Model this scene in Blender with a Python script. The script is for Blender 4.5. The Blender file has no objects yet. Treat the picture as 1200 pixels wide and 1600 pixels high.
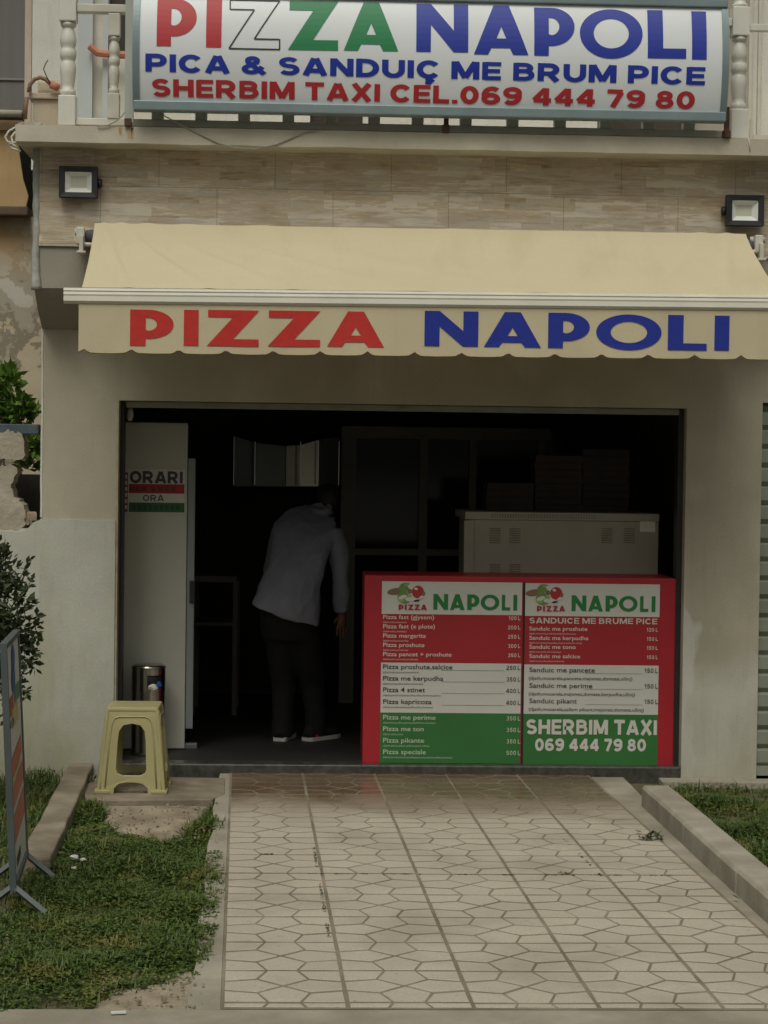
import bpy, bmesh, math, random
import numpy as np
from mathutils import Vector, Matrix, noise
R = math.radians
random.seed(7); rng = np.random.default_rng(7)
SC = bpy.context.scene
COL = SC.collection

# ------------------------------------------------------------ camera
F_PX, EYE, DIST = 3000.0, 1.65, 10.3
YAW, PITCH, ROLL = R(2.2), math.atan(70 / F_PX), 0.013
CAM = Vector((0, -DIST, EYE))
FW = Vector((math.sin(YAW) * math.cos(PITCH), math.cos(YAW) * math.cos(PITCH), -math.sin(PITCH)))
R0 = Vector((math.cos(YAW), -math.sin(YAW), 0)); U0 = R0.cross(FW)
RT = R0 * math.cos(ROLL) + U0 * math.sin(ROLL); UP = U0 * math.cos(ROLL) - R0 * math.sin(ROLL)
cd = bpy.data.cameras.new('camera'); cam = bpy.data.objects.new('camera', cd); COL.objects.link(cam)
cd.sensor_fit = 'VERTICAL'; cd.sensor_height = 36; cd.sensor_width = 27; cd.lens = F_PX / 1600 * 36
cd.clip_start = 0.1; cd.clip_end = 2000
m = Matrix((RT, UP, -FW)).transposed().to_4x4(); m.translation = CAM
cam.matrix_world = m
SC.camera = cam

# ------------------------------------------------------------ sky, sun, exposure
SUN_EL, SUN_AZ = R(57), R(194)     # azimuth clockwise from +Y (north)
w = bpy.data.worlds.new("World"); SC.world = w; w.use_nodes = True
nt = w.node_tree; bg = nt.nodes['Background']
sky = nt.nodes.new('ShaderNodeTexSky'); sky.sky_type = 'NISHITA'; sky.sun_disc = False
sky.sun_elevation = SUN_EL; sky.sun_rotation = SUN_AZ; sky.dust_density = 6; sky.air_density = 1.0; sky.ozone_density = 1
hs = nt.nodes.new('ShaderNodeHueSaturation'); hs.inputs['Saturation'].default_value = 0.22
nt.links.new(sky.outputs[0], hs.inputs['Color'])
# overcast sky: brighter overhead than at the horizon, slightly warm grey
tc = nt.nodes.new('ShaderNodeTexCoord'); sp = nt.nodes.new('ShaderNodeSeparateXYZ'); nt.links.new(tc.outputs['Generated'], sp.inputs[0])
mr = nt.nodes.new('ShaderNodeMapRange'); mr.inputs['From Min'].default_value = 0; mr.inputs['From Max'].default_value = 1
mr.inputs['To Min'].default_value = .42; mr.inputs['To Max'].default_value = 1.4; nt.links.new(sp.outputs[2], mr.inputs['Value'])
cmb = nt.nodes.new('ShaderNodeVectorMath'); cmb.operation = 'SCALE'; cmb.inputs[0].default_value = (1.0, 1.0, .91); nt.links.new(mr.outputs[0], cmb.inputs['Scale'])
mul = nt.nodes.new('ShaderNodeVectorMath'); mul.operation = 'MULTIPLY'; nt.links.new(hs.outputs[0], mul.inputs[0]); nt.links.new(cmb.outputs[0], mul.inputs[1])
nt.links.new(mul.outputs[0], bg.inputs['Color'])
bg.inputs['Strength'].default_value = 0.10
sd = bpy.data.lights.new('sun', 'SUN'); sd.energy = 1.5; sd.angle = R(30); sd.color = (1, .97, .87)
so = bpy.data.objects.new('sun', sd); COL.objects.link(so)
sdir = Vector((math.sin(SUN_AZ) * math.cos(SUN_EL), math.cos(SUN_AZ) * math.cos(SUN_EL), math.sin(SUN_EL)))
so.rotation_euler = sdir.to_track_quat('Z', 'Y').to_euler(); so.location = (0, -6, 12)
vs = SC.view_settings; vs.view_transform = 'Standard'; vs.look = 'None'; vs.exposure = -0.55; vs.gamma = 1
SC.cycles.max_bounces = 8

# ------------------------------------------------------------ helpers
def P(px, py, Y=None, z=None, x=None):
    d = FW * F_PX + RT * (px - 600) - UP * (py - 800)
    if Y is not None: t = (Y - CAM.y) / d.y
    elif z is not None: t = (z - CAM.z) / d.z
    else: t = (x - CAM.x) / d.x
    return CAM + d * t
def X(px, Y, py=730): return P(px, py, Y=Y).x
def Z(py, Y, px=600): return P(px, py, Y=Y).z

def nodes(name):
    M = bpy.data.materials.new(name); M.use_nodes = True
    return M, M.node_tree, M.node_tree.nodes['Principled BSDF']
def N(nt, t, **kw):
    n = nt.nodes.new('ShaderNode' + t)
    for k, v in kw.items():
        if k in n.inputs: n.inputs[k].default_value = v
        else: setattr(n, k, v)
    return n
def L(nt, a, b): nt.links.new(a, b)
def mixc(nt, fac, a, b, blend='MIX'):
    n = nt.nodes.new('ShaderNodeMix'); n.data_type = 'RGBA'; n.blend_type = blend
    for s, v in ((n.inputs[0], fac), (n.inputs[6], a), (n.inputs[7], b)):
        if hasattr(v, 'links') or isinstance(v, bpy.types.NodeSocket): L(nt, v, s)
        else: s.default_value = v if not isinstance(v, tuple) else (*v[:3], 1)
    return n.outputs[2]
def ramp(nt, sock, a, b):
    n = N(nt, 'MapRange'); n.inputs['From Min'].default_value = a; n.inputs['From Max'].default_value = b
    L(nt, sock, n.inputs['Value']); return n.outputs[0]
def noise_n(nt, co, scale, detail=4, stretch=None, rough=.55):
    if stretch:
        mp = N(nt, 'Mapping'); mp.inputs['Scale'].default_value = stretch; L(nt, co, mp.inputs['Vector']); co = mp.outputs[0]
    n = N(nt, 'TexNoise'); n.inputs['Scale'].default_value = scale; n.inputs['Detail'].default_value = detail; n.inputs['Roughness'].default_value = rough
    L(nt, co, n.inputs['Vector']); return n.outputs[0]
def bump(nt, b, h, strength, dist=.005):
    n = N(nt, 'Bump'); n.inputs['Strength'].default_value = strength; n.inputs['Distance'].default_value = dist
    L(nt, h, n.inputs['Height']); L(nt, n.outputs[0], b.inputs['Normal'])
def pm(name, col, rough=.6, var=.18, scale=6, bmp=.15, bscale=90, metal=0, col2=None, stretch=None, amt=.5, lo=.42, hi=.62):
    """procedural painted/rough surface: base colour, soft tonal variation, optional second colour in patches, fine bump"""
    M, t, b = nodes(name)
    co = N(t, 'TexCoord').outputs['Object']
    n1 = noise_n(t, co, scale, 6, stretch)
    dark = tuple(c * (1 - var) for c in col); lite = tuple(min(1, c * (1 + var)) for c in col)
    c = mixc(t, ramp(t, n1, .3, .7), dark, lite)
    if col2:
        n2 = noise_n(t, co, scale * .45, 7, stretch)
        f = N(t, 'Math', operation='MULTIPLY'); L(t, ramp(t, n2, lo, hi), f.inputs[0]); f.inputs[1].default_value = amt
        c = mixc(t, f.outputs[0], c, col2)
    L(t, c, b.inputs['Base Color'])
    b.inputs['Roughness'].default_value = rough; b.inputs['Metallic'].default_value = metal
    if bmp: bump(t, b, noise_n(t, co, bscale, 5), bmp)
    return M

class MB:
    def __init__(s): s.v = []; s.f = []; s.m = []; s.cur = 0; s.sm = []; s.smooth = False
    def face(s, idx): s.f.append(idx); s.m.append(s.cur); s.sm.append(s.smooth)
    def add(s, vs, fs):
        o = len(s.v); s.v += [tuple(v) for v in vs]
        for f in fs: s.face([i + o for i in f])
        return s
    def box(s, a, b, bev=0):
        x0, y0, z0 = a; x1, y1, z1 = b
        if bev:
            bm = bmesh.new(); bmesh.ops.create_cube(bm, size=1)
            for v in bm.verts:
                v.co = Vector(((x0 + x1) / 2 + v.co.x * (x1 - x0), (y0 + y1) / 2 + v.co.y * (y1 - y0), (z0 + z1) / 2 + v.co.z * (z1 - z0)))
            bmesh.ops.bevel(bm, geom=list(bm.edges), offset=bev, segments=2, affect='EDGES', profile=.6)
            bm.verts.index_update(); s.add([v.co[:] for v in bm.verts], [[v.index for v in f.verts] for f in bm.faces]); bm.free()
            return s
        return s.add([(x0, y0, z0), (x1, y0, z0), (x1, y1, z0), (x0, y1, z0), (x0, y0, z1), (x1, y0, z1), (x1, y1, z1), (x0, y1, z1)],
                     [(0, 3, 2, 1), (4, 5, 6, 7), (0, 1, 5, 4), (1, 2, 6, 5), (2, 3, 7, 6), (3, 0, 4, 7)])
    def obox(s, c, ax, ay, az):
        """box from centre and three half axes"""
        c = Vector(c); vs = []
        for k in (-1, 1):
            for i, j in ((-1, -1), (1, -1), (1, 1), (-1, 1)): vs.append(c + Vector(ax) * i + Vector(ay) * j + Vector(az) * k)
        return s.add(vs, [(0, 3, 2, 1), (4, 5, 6, 7), (0, 1, 5, 4), (1, 2, 6, 5), (2, 3, 7, 6), (3, 0, 4, 7)])
    def prism(s, poly, off):
        """poly: 3D points, extruded by vector off"""
        n = len(poly); off = Vector(off); a = [Vector(p) for p in poly]; b = [p + off for p in a]
        return s.add(a + b, [list(range(n))[::-1], list(range(n, 2 * n))] + [[i, (i + 1) % n, n + (i + 1) % n, n + i] for i in range(n)])
    def lathe(s, prof, c, n=20, caps=True):
        c = Vector(c); vs = []; fs = []; k = len(prof)
        for i in range(n):
            a = 2 * math.pi * i / n
            for r, z in prof: vs.append((c.x + r * math.cos(a), c.y + r * math.sin(a), c.z + z))
        for i in range(n):
            j = (i + 1) % n
            for q in range(k - 1): fs.append([i * k + q, j * k + q, j * k + q + 1, i * k + q + 1])
        if caps: fs += [[i * k for i in range(n)][::-1], [i * k + k - 1 for i in range(n)]]
        return s.add(vs, fs)
    def rings(s, rings, caps=True):
        n = len(rings[0]); vs = [p for r in rings for p in r]; fs = []
        for q in range(len(rings) - 1):
            for i in range(n): fs.append([q * n + i, q * n + (i + 1) % n, (q + 1) * n + (i + 1) % n, (q + 1) * n + i])
        if caps: fs += [list(range(n))[::-1], list(range((len(rings) - 1) * n, len(rings) * n))]
        return s.add(vs, fs)
    def tube(s, pts, r, n=8, squash=None):
        pts = [Vector(p) for p in pts]; rr = r if isinstance(r, (list, tuple)) else [r] * len(pts); rs = []; up = None
        for i, p in enumerate(pts):
            t = (pts[min(i + 1, len(pts) - 1)] - pts[max(i - 1, 0)]).normalized()
            if up is None: up = Vector((0, 0, 1)) if abs(t.z) < .9 else Vector((0, 1, 0))
            a = t.cross(up).normalized(); b = a.cross(t).normalized(); up = b
            sq = squash or (1, 1)
            rs.append([p + a * rr[i] * sq[0] * math.cos(2 * math.pi * k / n) + b * rr[i] * sq[1] * math.sin(2 * math.pi * k / n) for k in range(n)])
        return s.rings(rs)
    def build(s, name, mats, parent=None, smooth=None, recalc=True):
        o0 = origin(parent)
        me = bpy.data.meshes.new(name)
        me.from_pydata([(v[0] - o0.x, v[1] - o0.y, v[2] - o0.z) for v in s.v], [], s.f)
        for mt in (mats if isinstance(mats, (list, tuple)) else [mats]): me.materials.append(mt)
        me.polygons.foreach_set('material_index', s.m)
        me.polygons.foreach_set('use_smooth', s.sm if smooth is None else [smooth] * len(s.f))
        if recalc:
            bm = bmesh.new(); bm.from_mesh(me); bmesh.ops.recalc_face_normals(bm, faces=bm.faces); bm.to_mesh(me); bm.free()
        me.update()
        o = bpy.data.objects.new(name, me); COL.objects.link(o)
        if parent: o.parent = parent
        return o
def origin(o):
    v = Vector((0, 0, 0))
    while o is not None: v = v + o.location; o = o.parent
    return v
def tag(o, label=None, cat=None, group=None, kind=None):
    for k, v in (('label', label), ('category', cat), ('group', group), ('kind', kind)):
        if v: o[k] = v
    return o
def thing(name, loc, label, cat, group=None):
    o = bpy.data.objects.new(name, None); COL.objects.link(o); o.location = loc; o.empty_display_size = .1
    return tag(o, label, cat, group)
def structure(o, label, cat=None): return tag(o, label, cat, kind='structure')
def bevel(o, wdt=.004, seg=2, ang=40):
    md = o.modifiers.new('bevel', 'BEVEL'); md.width = wdt; md.segments = seg; md.limit_method = 'ANGLE'; md.angle_limit = R(ang); return o
def copy_thing(o, loc):
    c = o.copy(); COL.objects.link(c); c.location = loc
    for ch in list(o.children):
        d = ch.copy(); COL.objects.link(d); d.parent = c
        for g in list(ch.children):
            e = g.copy(); COL.objects.link(e); e.parent = d
    return c

# ---- lettering
DG = bpy.context.evaluated_depsgraph_get
def curve_to_2d(cu):
    o = bpy.data.objects.new('tmp', cu); COL.objects.link(o)
    dg = bpy.context.evaluated_depsgraph_get(); dg.update()
    me = bpy.data.meshes.new_from_object(o.evaluated_get(dg))
    vs = [(v.co.x, v.co.y) for v in me.vertices]; fs = [list(p.vertices) for p in me.polygons]
    bpy.data.objects.remove(o); bpy.data.curves.remove(cu); bpy.data.meshes.remove(me)
    return vs, fs
CAPH = None
def text2d(s, bold=0.0, spacing=1.0):
    cu = bpy.data.curves.new('txt', 'FONT'); cu.body = s; cu.size = 1; cu.offset = bold; cu.space_character = spacing; cu.resolution_u = 3
    cu.fill_mode = 'FRONT' if hasattr(cu, 'fill_mode') else cu.fill_mode
    return curve_to_2d(cu)
def ell(cx, cy, rx, ry, n=36, a0=0, a1=2 * math.pi, close=True):
    k = n if close else n + 1
    return [(cx + rx * math.cos(a0 + (a1 - a0) * i / n), cy + ry * math.sin(a0 + (a1 - a0) * i / n)) for i in range(k)]
GL = {   # heavy geometric capitals in a unit box: outline, then holes
 'I': [[(0, 0), (1, 0), (1, 1), (0, 1)]],
 'L': [[(0, 0), (1, 0), (1, .2), (.4, .2), (.4, 1), (0, 1)]],
 'Z': [[(0, 0), (1, 0), (1, .2), (.5, .2), (1, 1), (.02, 1), (.02, .8), (.5, .8)]],
 'N': [[(0, 0), (.28, 0), (.28, .56), (.72, 0), (1, 0), (1, 1), (.72, 1), (.72, .44), (.28, 1), (0, 1)]],
 'A': [[(0, 0), (.26, 0), (.32, .13), (.66, .13), (.72, 0), (1, 0), (.64, 1), (.36, 1)], [(.41, .32), (.59, .32), (.5, .56)]],
 'P': [[(0, 0), (.36, 0), (.36, .2)] + ell(.42, .6, .58, .4, 18, -math.pi / 2, math.pi / 2, False) + [(0, 1)],
       [(.36, .44)] + ell(.42, .6, .2, .18, 12, -math.pi / 2, math.pi / 2, False) + [(.36, .78)]],
 'O': [ell(.5, .5, .5, .5, 48), ell(.5, .5, .28, .30, 40)],
}
def glyph2d(ch):
    cu = bpy.data.curves.new('gl', 'CURVE'); cu.dimensions = '2D'; cu.fill_mode = 'BOTH' if False else 'FRONT'
    for pts in GL[ch]:
        sp = cu.splines.new('POLY'); sp.points.add(len(pts) - 1)
        for p, (a, b) in zip(sp.points, pts): p.co = (a, b, 0, 1)
        sp.use_cyclic_u = True
    return curve_to_2d(cu)
GCACHE = {}
def slice_rows(vs, fs, ys):
    bm = bmesh.new(); bv = [bm.verts.new((q[0], q[1], q[2] if len(q) > 2 else 0)) for q in vs]
    for f in fs:
        try: bm.faces.new([bv[i] for i in f])
        except ValueError: pass
    for y in ys:
        bmesh.ops.bisect_plane(bm, geom=bm.verts[:] + bm.edges[:] + bm.faces[:], plane_co=(0, y, 0), plane_no=(0, 1, 0))
    bm.verts.index_update()
    r = [(v.co.x, v.co.y, v.co.z) for v in bm.verts], [[v.index for v in f.verts] for f in bm.faces]; bm.free(); return r
def put2d(mb, shape, a, b, h, surf, rows=0):
    """shape in a unit box -> laid from a (left bottom) to b (right bottom), height h; surf(x,z) gives Y"""
    vs, fs = shape
    if rows: vs, fs = slice_rows(vs, fs, [i / rows for i in range(1, rows)])
    out = []
    for q in vs:
        u, v = q[0], q[1]; x = a.x + (b.x - a.x) * u; z = a.z + (b.z - a.z) * u + h * v
        out.append((x, surf(x, z) - (q[2] * .00022 if len(q) > 2 else 0), z))
    mb.add(out, fs)
def glyph(mb, ch, x0, x1, yt, yb, Y, surf=None, rows=0):
    """one capital set where it was measured on a facade plane"""
    if ch not in GCACHE: GCACHE[ch] = glyph2d(ch)
    a = P(x0, yb, Y=Y); b = P(x1, yb + (x1 - x0) * .016, Y=Y); t = P(x0, yt, Y=Y)
    put2d(mb, GCACHE[ch], a, b, t.z - a.z, surf or (lambda x, z: Y), rows)
def arc(cx, cy, rx, ry, a0, a1, n=12): return [(cx + rx * math.cos(R(a0 + (a1 - a0) * i / n)), cy + ry * math.sin(R(a0 + (a1 - a0) * i / n))) for i in range(n + 1)]
HT = .122      # half stroke of the heavy grotesque capitals
_s6 = arc(.40, .315, .285, .215, 0, 360, 22)
STROKE = {     # glyph: width, list of (centre line, closed)
 'I': (.22, [([(.11, 0), (.11, 1)], 0)]),
 'L': (.68, [([(.105, 1), (.105, .1), (.68, .1)], 0)]),
 'C': (.86, [(arc(.45, .5, .345, .4, 38, 322, 22), 0)]), 'Ç': (.86, [(arc(.45, .5, .345, .4, 38, 322, 22), 0), ([(.47, .08), (.45, -.06), (.53, -.13), (.46, -.22), (.33, -.20)], 0)]),
 'O': (.92, [(arc(.46, .5, .36, .4, 0, 360, 28), 1)]), '0': (.78, [(arc(.39, .5, .275, .4, 0, 360, 26), 1)]),
 'U': (.84, [([(.105, 1), (.105, .42)] + arc(.42, .42, .315, .325, 180, 360, 12) + [(.735, 1)], 0)]),
 'S': (.80, [(arc(.40, .705, .27, .195, 28, 270, 14)[:-1] + arc(.40, .30, .29, .205, 90, -152, 14), 0)]),
 'P': (.78, [([(.105, 0), (.105, .9), (.42, .9)] + arc(.42, .655, .255, .245, 90, -90, 10) + [(.105, .41)], 0)]),
 'R': (.86, [([(.105, 0), (.105, .9), (.44, .9)] + arc(.44, .665, .255, .235, 90, -90, 10) + [(.105, .43)], 0), ([(.40, .45), (.74, 0)], 0)]),
 'B': (.82, [([(.105, 0), (.105, 1)], 0), ([(.105, .9), (.42, .9)] + arc(.42, .72, .23, .18, 90, -90, 8) + [(.105, .54)], 0), ([(.105, .535), (.44, .535)] + arc(.44, .318, .265, .218, 90, -90, 8) + [(.105, .1)], 0)]),
 'D': (.86, [([(.105, .1), (.105, .9), (.36, .9)] + arc(.36, .5, .385, .4, 90, -90, 14), 1)]),
 'E': (.72, [([(.105, 0), (.105, 1)], 0), ([(.105, .9), (.72, .9)], 0), ([(.105, .5), (.68, .5)], 0), ([(.105, .1), (.72, .1)], 0)]),
 'M': (1.04, [([(.105, 0), (.105, 1)], 0), ([(.935, 0), (.935, 1)], 0), ([(.15, .98), (.52, .08)], 0), ([(.89, .98), (.52, .08)], 0)]),
 'N': (.86, [([(.105, 0), (.105, 1)], 0), ([(.755, 0), (.755, 1)], 0), ([(.13, .95), (.73, .05)], 0)]),
 'A': (.92, [([(.10, 0), (.43, .98)], 0), ([(.82, 0), (.49, .98)], 0), ([(.22, .27), (.70, .27)], 0)]),
 'H': (.84, [([(.105, 0), (.105, 1)], 0), ([(.735, 0), (.735, 1)], 0), ([(.105, .5), (.735, .5)], 0)]),
 'T': (.80, [([(.0, .9), (.80, .9)], 0), ([(.40, 0), (.40, .9)], 0)]),
 'X': (.86, [([(.10, 0), (.76, 1)], 0), ([(.76, 0), (.10, 1)], 0)]),
 '.': (.22, [([(.11, 0), (.11, .2)], 0)]), ' ': (.30, []),
 '&': (.92, [([(.86, .0), (.24, .66)] + arc(.40, .765, .175, .135, 200, -20, 10) + [(.55, .66), (.22, .44)] + arc(.36, .28, .26, .185, 150, 300, 8) + [(.62, .20), (.78, .42)], 0)]),
 '1': (.52, [([(.34, 0), (.34, 1)], 0), ([(.05, .72), (.34, .93)], 0)]),
 '2': (.76, [(arc(.38, .66, .26, .24, 165, -20, 12) + [(.10, .12)], 0), ([(.04, .1), (.72, .1)], 0)]),
 '3': (.76, [(arc(.36, .71, .24, .19, 150, -90, 12), 0), (arc(.36, .315, .27, .215, 90, -150, 12), 0)]),
 '4': (.82, [([(.58, 0), (.58, 1)], 0), ([(.54, .95), (.07, .31)], 0), ([(.05, .29), (.80, .29)], 0)]),
 '5': (.76, [([(.68, .9), (.20, .9), (.14, .48)] + arc(.36, .335, .27, .235, 125, -150, 12), 0)]),
 '6': (.80, [(_s6[:-1], 1), (arc(.45, .52, .335, .385, 48, 200, 12), 0)]),
 '7': (.74, [([(.03, .9), (.70, .9)], 0), ([(.64, .86), (.28, 0)], 0)]),
 '8': (.78, [(arc(.39, .72, .225, .18, 0, 360, 20)[:-1], 1), (arc(.39, .30, .275, .205, 0, 360, 20)[:-1], 1)]),
 '9': (.80, [([(.80 - x, 1 - y) for x, y in _s6[:-1]], 1), ([(.80 - x, 1 - y) for x, y in arc(.45, .52, .335, .385, 48, 200, 12)], 0)]),
}
def ribbon(pts, closed, ht):
    if closed and (Vector(pts[0]) - Vector(pts[-1])).length < 1e-6: pts = pts[:-1]
    pts = [p for i, p in enumerate(pts) if i == 0 or (Vector(p) - Vector(pts[i - 1])).length > 1e-4]
    n = len(pts); L_, R_ = [], []
    for i in range(n):
        p = Vector(pts[i]); a = Vector(pts[i - 1]) if (i or closed) else None; b = Vector(pts[(i + 1) % n]) if (i < n - 1 or closed) else None
        d1 = (p - a).normalized() if a is not None else None; d2 = (b - p).normalized() if b is not None else None
        if d1 is None: d1 = d2
        if d2 is None: d2 = d1
        n1, n2 = Vector((-d1.y, d1.x)), Vector((-d2.y, d2.x)); m_ = n1 + n2
        if m_.length < .3: m_ = n1
        else: m_ = m_ / max(m_.dot(n1), .45)
        L_.append(p + m_ * ht); R_.append(p - m_ * ht)
    k = n if closed else n - 1
    return [(q.x, q.y) for q in L_ + R_], [(i, (i + 1) % n, n + (i + 1) % n, n + i) for i in range(k)]
def heavy_text(s, ht=HT, gap=.13, space=.34):
    V, Fc = [], []; x = 0
    for ch in s:
        if ch == ' ': x += space; continue
        wd, st = STROKE[ch]
        for li, (pts, cl) in enumerate(st):
            v, f = ribbon(pts, cl, ht * (.92 if ch in 'BE8S&' else 1)); o = len(V); V += [(a + x, b, li) for a, b in v]; Fc += [[i + o for i in q] for q in f]
        x += wd + gap
    wd = x - gap
    return ([(a / wd, b, l) for a, b, l in V], Fc), wd
def norm_text(s, bold, spacing=1.0):
    global CAPH
    if bold == 'heavy': return heavy_text(s)
    if bold == 'medium': return heavy_text(s, .092, .12, .3)
    if bold == 'light': return heavy_text(s, .082, .12, .3)
    if CAPH is None:
        v, _ = text2d('H'); CAPH = max(q[1] for q in v)
    vs, fs = text2d(s, bold, spacing)
    x0 = min(v[0] for v in vs); x1 = max(v[0] for v in vs)
    return ([((v[0] - x0) / (x1 - x0), v[1] / CAPH) for v in vs], fs), (x1 - x0) / CAPH
def line(mb, s, x0, yb, cap, Y, x1=None, bold=.01, surf=None, rows=0, slope=.012, align='l', stretch=1.0, spacing=1.0):
    """a line of writing: baseline start px, cap height px, optional right end px"""
    sh, asp = norm_text(s, bold, spacing)
    if x1 is None:
        wd = asp * cap * stretch
        if align == 'r': x0, x1 = x0 - wd, x0
        else: x1 = x0 + wd
    a = P(x0, yb, Y=Y); b = P(x1, yb + (x1 - x0) * slope, Y=Y)
    put2d(mb, sh, a, b, P(x0, yb - cap, Y=Y).z - a.z, surf or (lambda x, z: Y), rows)

# ------------------------------------------------------------ materials
def m_wall(name, col, col2, zsplit=None, colz=None):
    M, t, b = nodes(name)
    co = N(t, 'TexCoord').outputs['Object']
    n1 = noise_n(t, co, 3.0, 7); c = mixc(t, ramp(t, n1, .35, .68), tuple(x * .86 for x in col), col)
    n2 = noise_n(t, co, 1.3, 8, (1.4, 1.4, .8)); f2 = ramp(t, n2, .52, .66)
    c = mixc(t, f2, c, col2)
    if zsplit is not None:
        sx = N(t, 'SeparateXYZ'); L(t, co, sx.inputs[0])
        ad = N(t, 'Math', operation='MULTIPLY_ADD'); ad.inputs[1].default_value = .9; L(t, noise_n(t, co, 2.1, 6), ad.inputs[0]); L(t, sx.outputs[2], ad.inputs[2])
        c = mixc(t, ramp(t, ad.outputs[0], zsplit + .62, zsplit + .40), c, colz)
        n5 = noise_n(t, co, 2.6, 2, (1.6, 1, .8)); gate = ramp(t, ad.outputs[0], 1.75, 1.3)
        ff = N(t, 'Math', operation='MULTIPLY'); L(t, ramp(t, n5, .60, .64), ff.inputs[0]); L(t, gate, ff.inputs[1])
        fg = N(t, 'Math', operation='MULTIPLY'); L(t, ff.outputs[0], fg.inputs[0]); fg.inputs[1].default_value = .6; c = mixc(t, fg.outputs[0], c, (.66, .65, .60))
    # grime streaks running down
    n3 = noise_n(t, co, 5, 6, (5, 5, .5)); f3 = N(t, 'Math', operation='MULTIPLY'); f3.inputs[1].default_value = .22
    L(t, ramp(t, n3, .55, .75), f3.inputs[0]); c = mixc(t, f3.outputs[0], c, (.25, .23, .18))
    # splashed dirt and moss at the foot of the wall
    sz = N(t, 'SeparateXYZ'); L(t, co, sz.inputs[0]); md = N(t, 'Math', operation='MULTIPLY_ADD'); md.inputs[1].default_value = -.9
    L(t, noise_n(t, co, 3.2, 8, (1.5, 1.5, .7), .65), md.inputs[0]); L(t, sz.outputs[2], md.inputs[2])
    fm = N(t, 'Math', operation='MULTIPLY'); fm.inputs[1].default_value = .55; L(t, ramp(t, md.outputs[0], .0, -.5), fm.inputs[0]); c = mixc(t, fm.outputs[0], c, (.26, .245, .15))
    gr = N(t, 'Math', operation='MULTIPLY'); gr.inputs[1].default_value = .25; L(t, ramp(t, noise_n(t, co, 120, 3, None, .8), .45, .7), gr.inputs[0]); c = mixc(t, gr.outputs[0], c, (.28, .26, .20))
    L(t, c, b.inputs['Base Color']); b.inputs['Roughness'].default_value = .9
    bump(t, b, noise_n(t, co, 70, 8, None, .75), .55, .005)
    return M
M_PLASTER = m_wall('beige_plaster', (.47, .43, .33), (.53, .49, .385), .55, (.56, .545, .47))
M_SKIRT = m_wall('white_plaster', (.53, .53, .46), (.43, .42, .32))
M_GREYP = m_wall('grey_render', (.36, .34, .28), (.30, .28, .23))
M_WHITEW = m_wall('white_wall', (.74, .72, .66), (.66, .63, .56))
M_CREAMW = m_wall('cream_wall', (.70, .58, .45), (.74, .66, .54))
M_SLAB = pm('balcony_concrete', (.55, .51, .41), .85, .12, 5, .3, 60, col2=(.38, .34, .26), amt=.5)
M_CONC = pm('kerb_concrete', (.36, .33, .27), .9, .16, 7, .5, 80, col2=(.22, .19, .14), amt=.6)
M_CONC2 = pm('gutter_concrete', (.33, .30, .24), .9, .18, 5, .5, 60, col2=(.20, .18, .13), amt=.7)
M_REDCONC = pm('brown_concrete', (.245, .205, .15), .9, .25, 9, .9, 50, col2=(.15, .12, .085), amt=.7)
M_DIRT = pm('dry_soil', (.33, .28, .20), .95, .2, 9, .8, 120, col2=(.16, .12, .08), amt=.7)
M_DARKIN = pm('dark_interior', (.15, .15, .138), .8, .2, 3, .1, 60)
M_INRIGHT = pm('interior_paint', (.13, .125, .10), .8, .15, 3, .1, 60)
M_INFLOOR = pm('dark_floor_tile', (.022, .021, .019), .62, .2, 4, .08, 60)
M_SILL = pm('granite_sill', (.05, .049, .042), .22, .35, 40, .12, 160, col2=(.11, .105, .09), amt=.5)
M_WHITEP = pm('white_gloss_paint', (.68, .67, .60), .45, .07, 8, .08, 60, col2=(.5, .48, .38), amt=.35)
M_OFFW = pm('off_white_paint', (.62, .60, .52), .5, .08, 8, .1, 70, col2=(.42, .38, .28), amt=.35)
M_ALU = pm('grey_blue_metal', (.21, .27, .28), .4, .1, 6, .06, 80, metal=.2)
M_SIGN = pm('backlit_sheet', (.74, .78, .80), .35, .03, 2, .02, 30)
M_RED = pm('red_film', (.46, .028, .035), .5, .05, 4, .02, 60)
M_BLUE = pm('blue_film', (.008, .03, .34), .5, .05, 4, .02, 60)
M_GREEN = pm('green_film', (.01, .22, .08), .5, .05, 4, .02, 60)
M_BLACK = pm('black_film', (.015, .015, .015), .5, .1, 4, .02, 60)
M_REDV = pm('red_print', (.52, .028, .022), .8, .08, 30, .05, 300)
M_BLUEV = pm('blue_print', (.010, .028, .29), .8, .08, 30, .05, 300)
M_LAMPB = pm('black_cast_metal', (.018, .019, .022), .5, .2, 20, .15, 200)
M_REFL = pm('lamp_reflector', (.80, .81, .78), .4, .05, 20, .05, 100)
M_LED = pm('led_chip', (.60, .60, .47), .5, .05, 20, .05, 100)
M_GREYM = pm('grey_steel', (.25, .26, .28), .35, .1, 8, .05, 80, metal=.6)
M_RUST = pm('rusty_steel', (.09, .045, .025), .8, .35, 30, .4, 120)
M_FRIDGE = pm('fridge_enamel', (.50, .50, .43), .4, .05, 3, .06, 150)
M_FRIDGED = pm('fridge_door', (.25, .275, .28), .4, .05, 3, .06, 150)
M_OVEN = pm('oven_panel', (.34, .335, .265), .5, .06, 5, .08, 120)
M_CTRED = pm('counter_red', (.42, .018, .03), .45, .08, 3, .05, 60)
M_MGREEN = pm('menu_green', (.035, .17, .04), .5, .08, 3, .04, 60)
M_MWHITE = pm('menu_white', (.62, .62, .57), .5, .04, 3, .03, 60)
M_MRED = pm('menu_red', (.38, .018, .025), .5, .06, 3, .03, 60)
M_MTEXT = pm('menu_text_white', (.66, .63, .58), .5, .03, 3, .02, 60)
M_MTEXTR = pm('menu_text_pale', (.74, .60, .56), .5, .03, 3, .02, 60)
M_MTEXTG = pm('menu_text_pale_green', (.50, .62, .45), .5, .03, 3, .02, 60)
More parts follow.
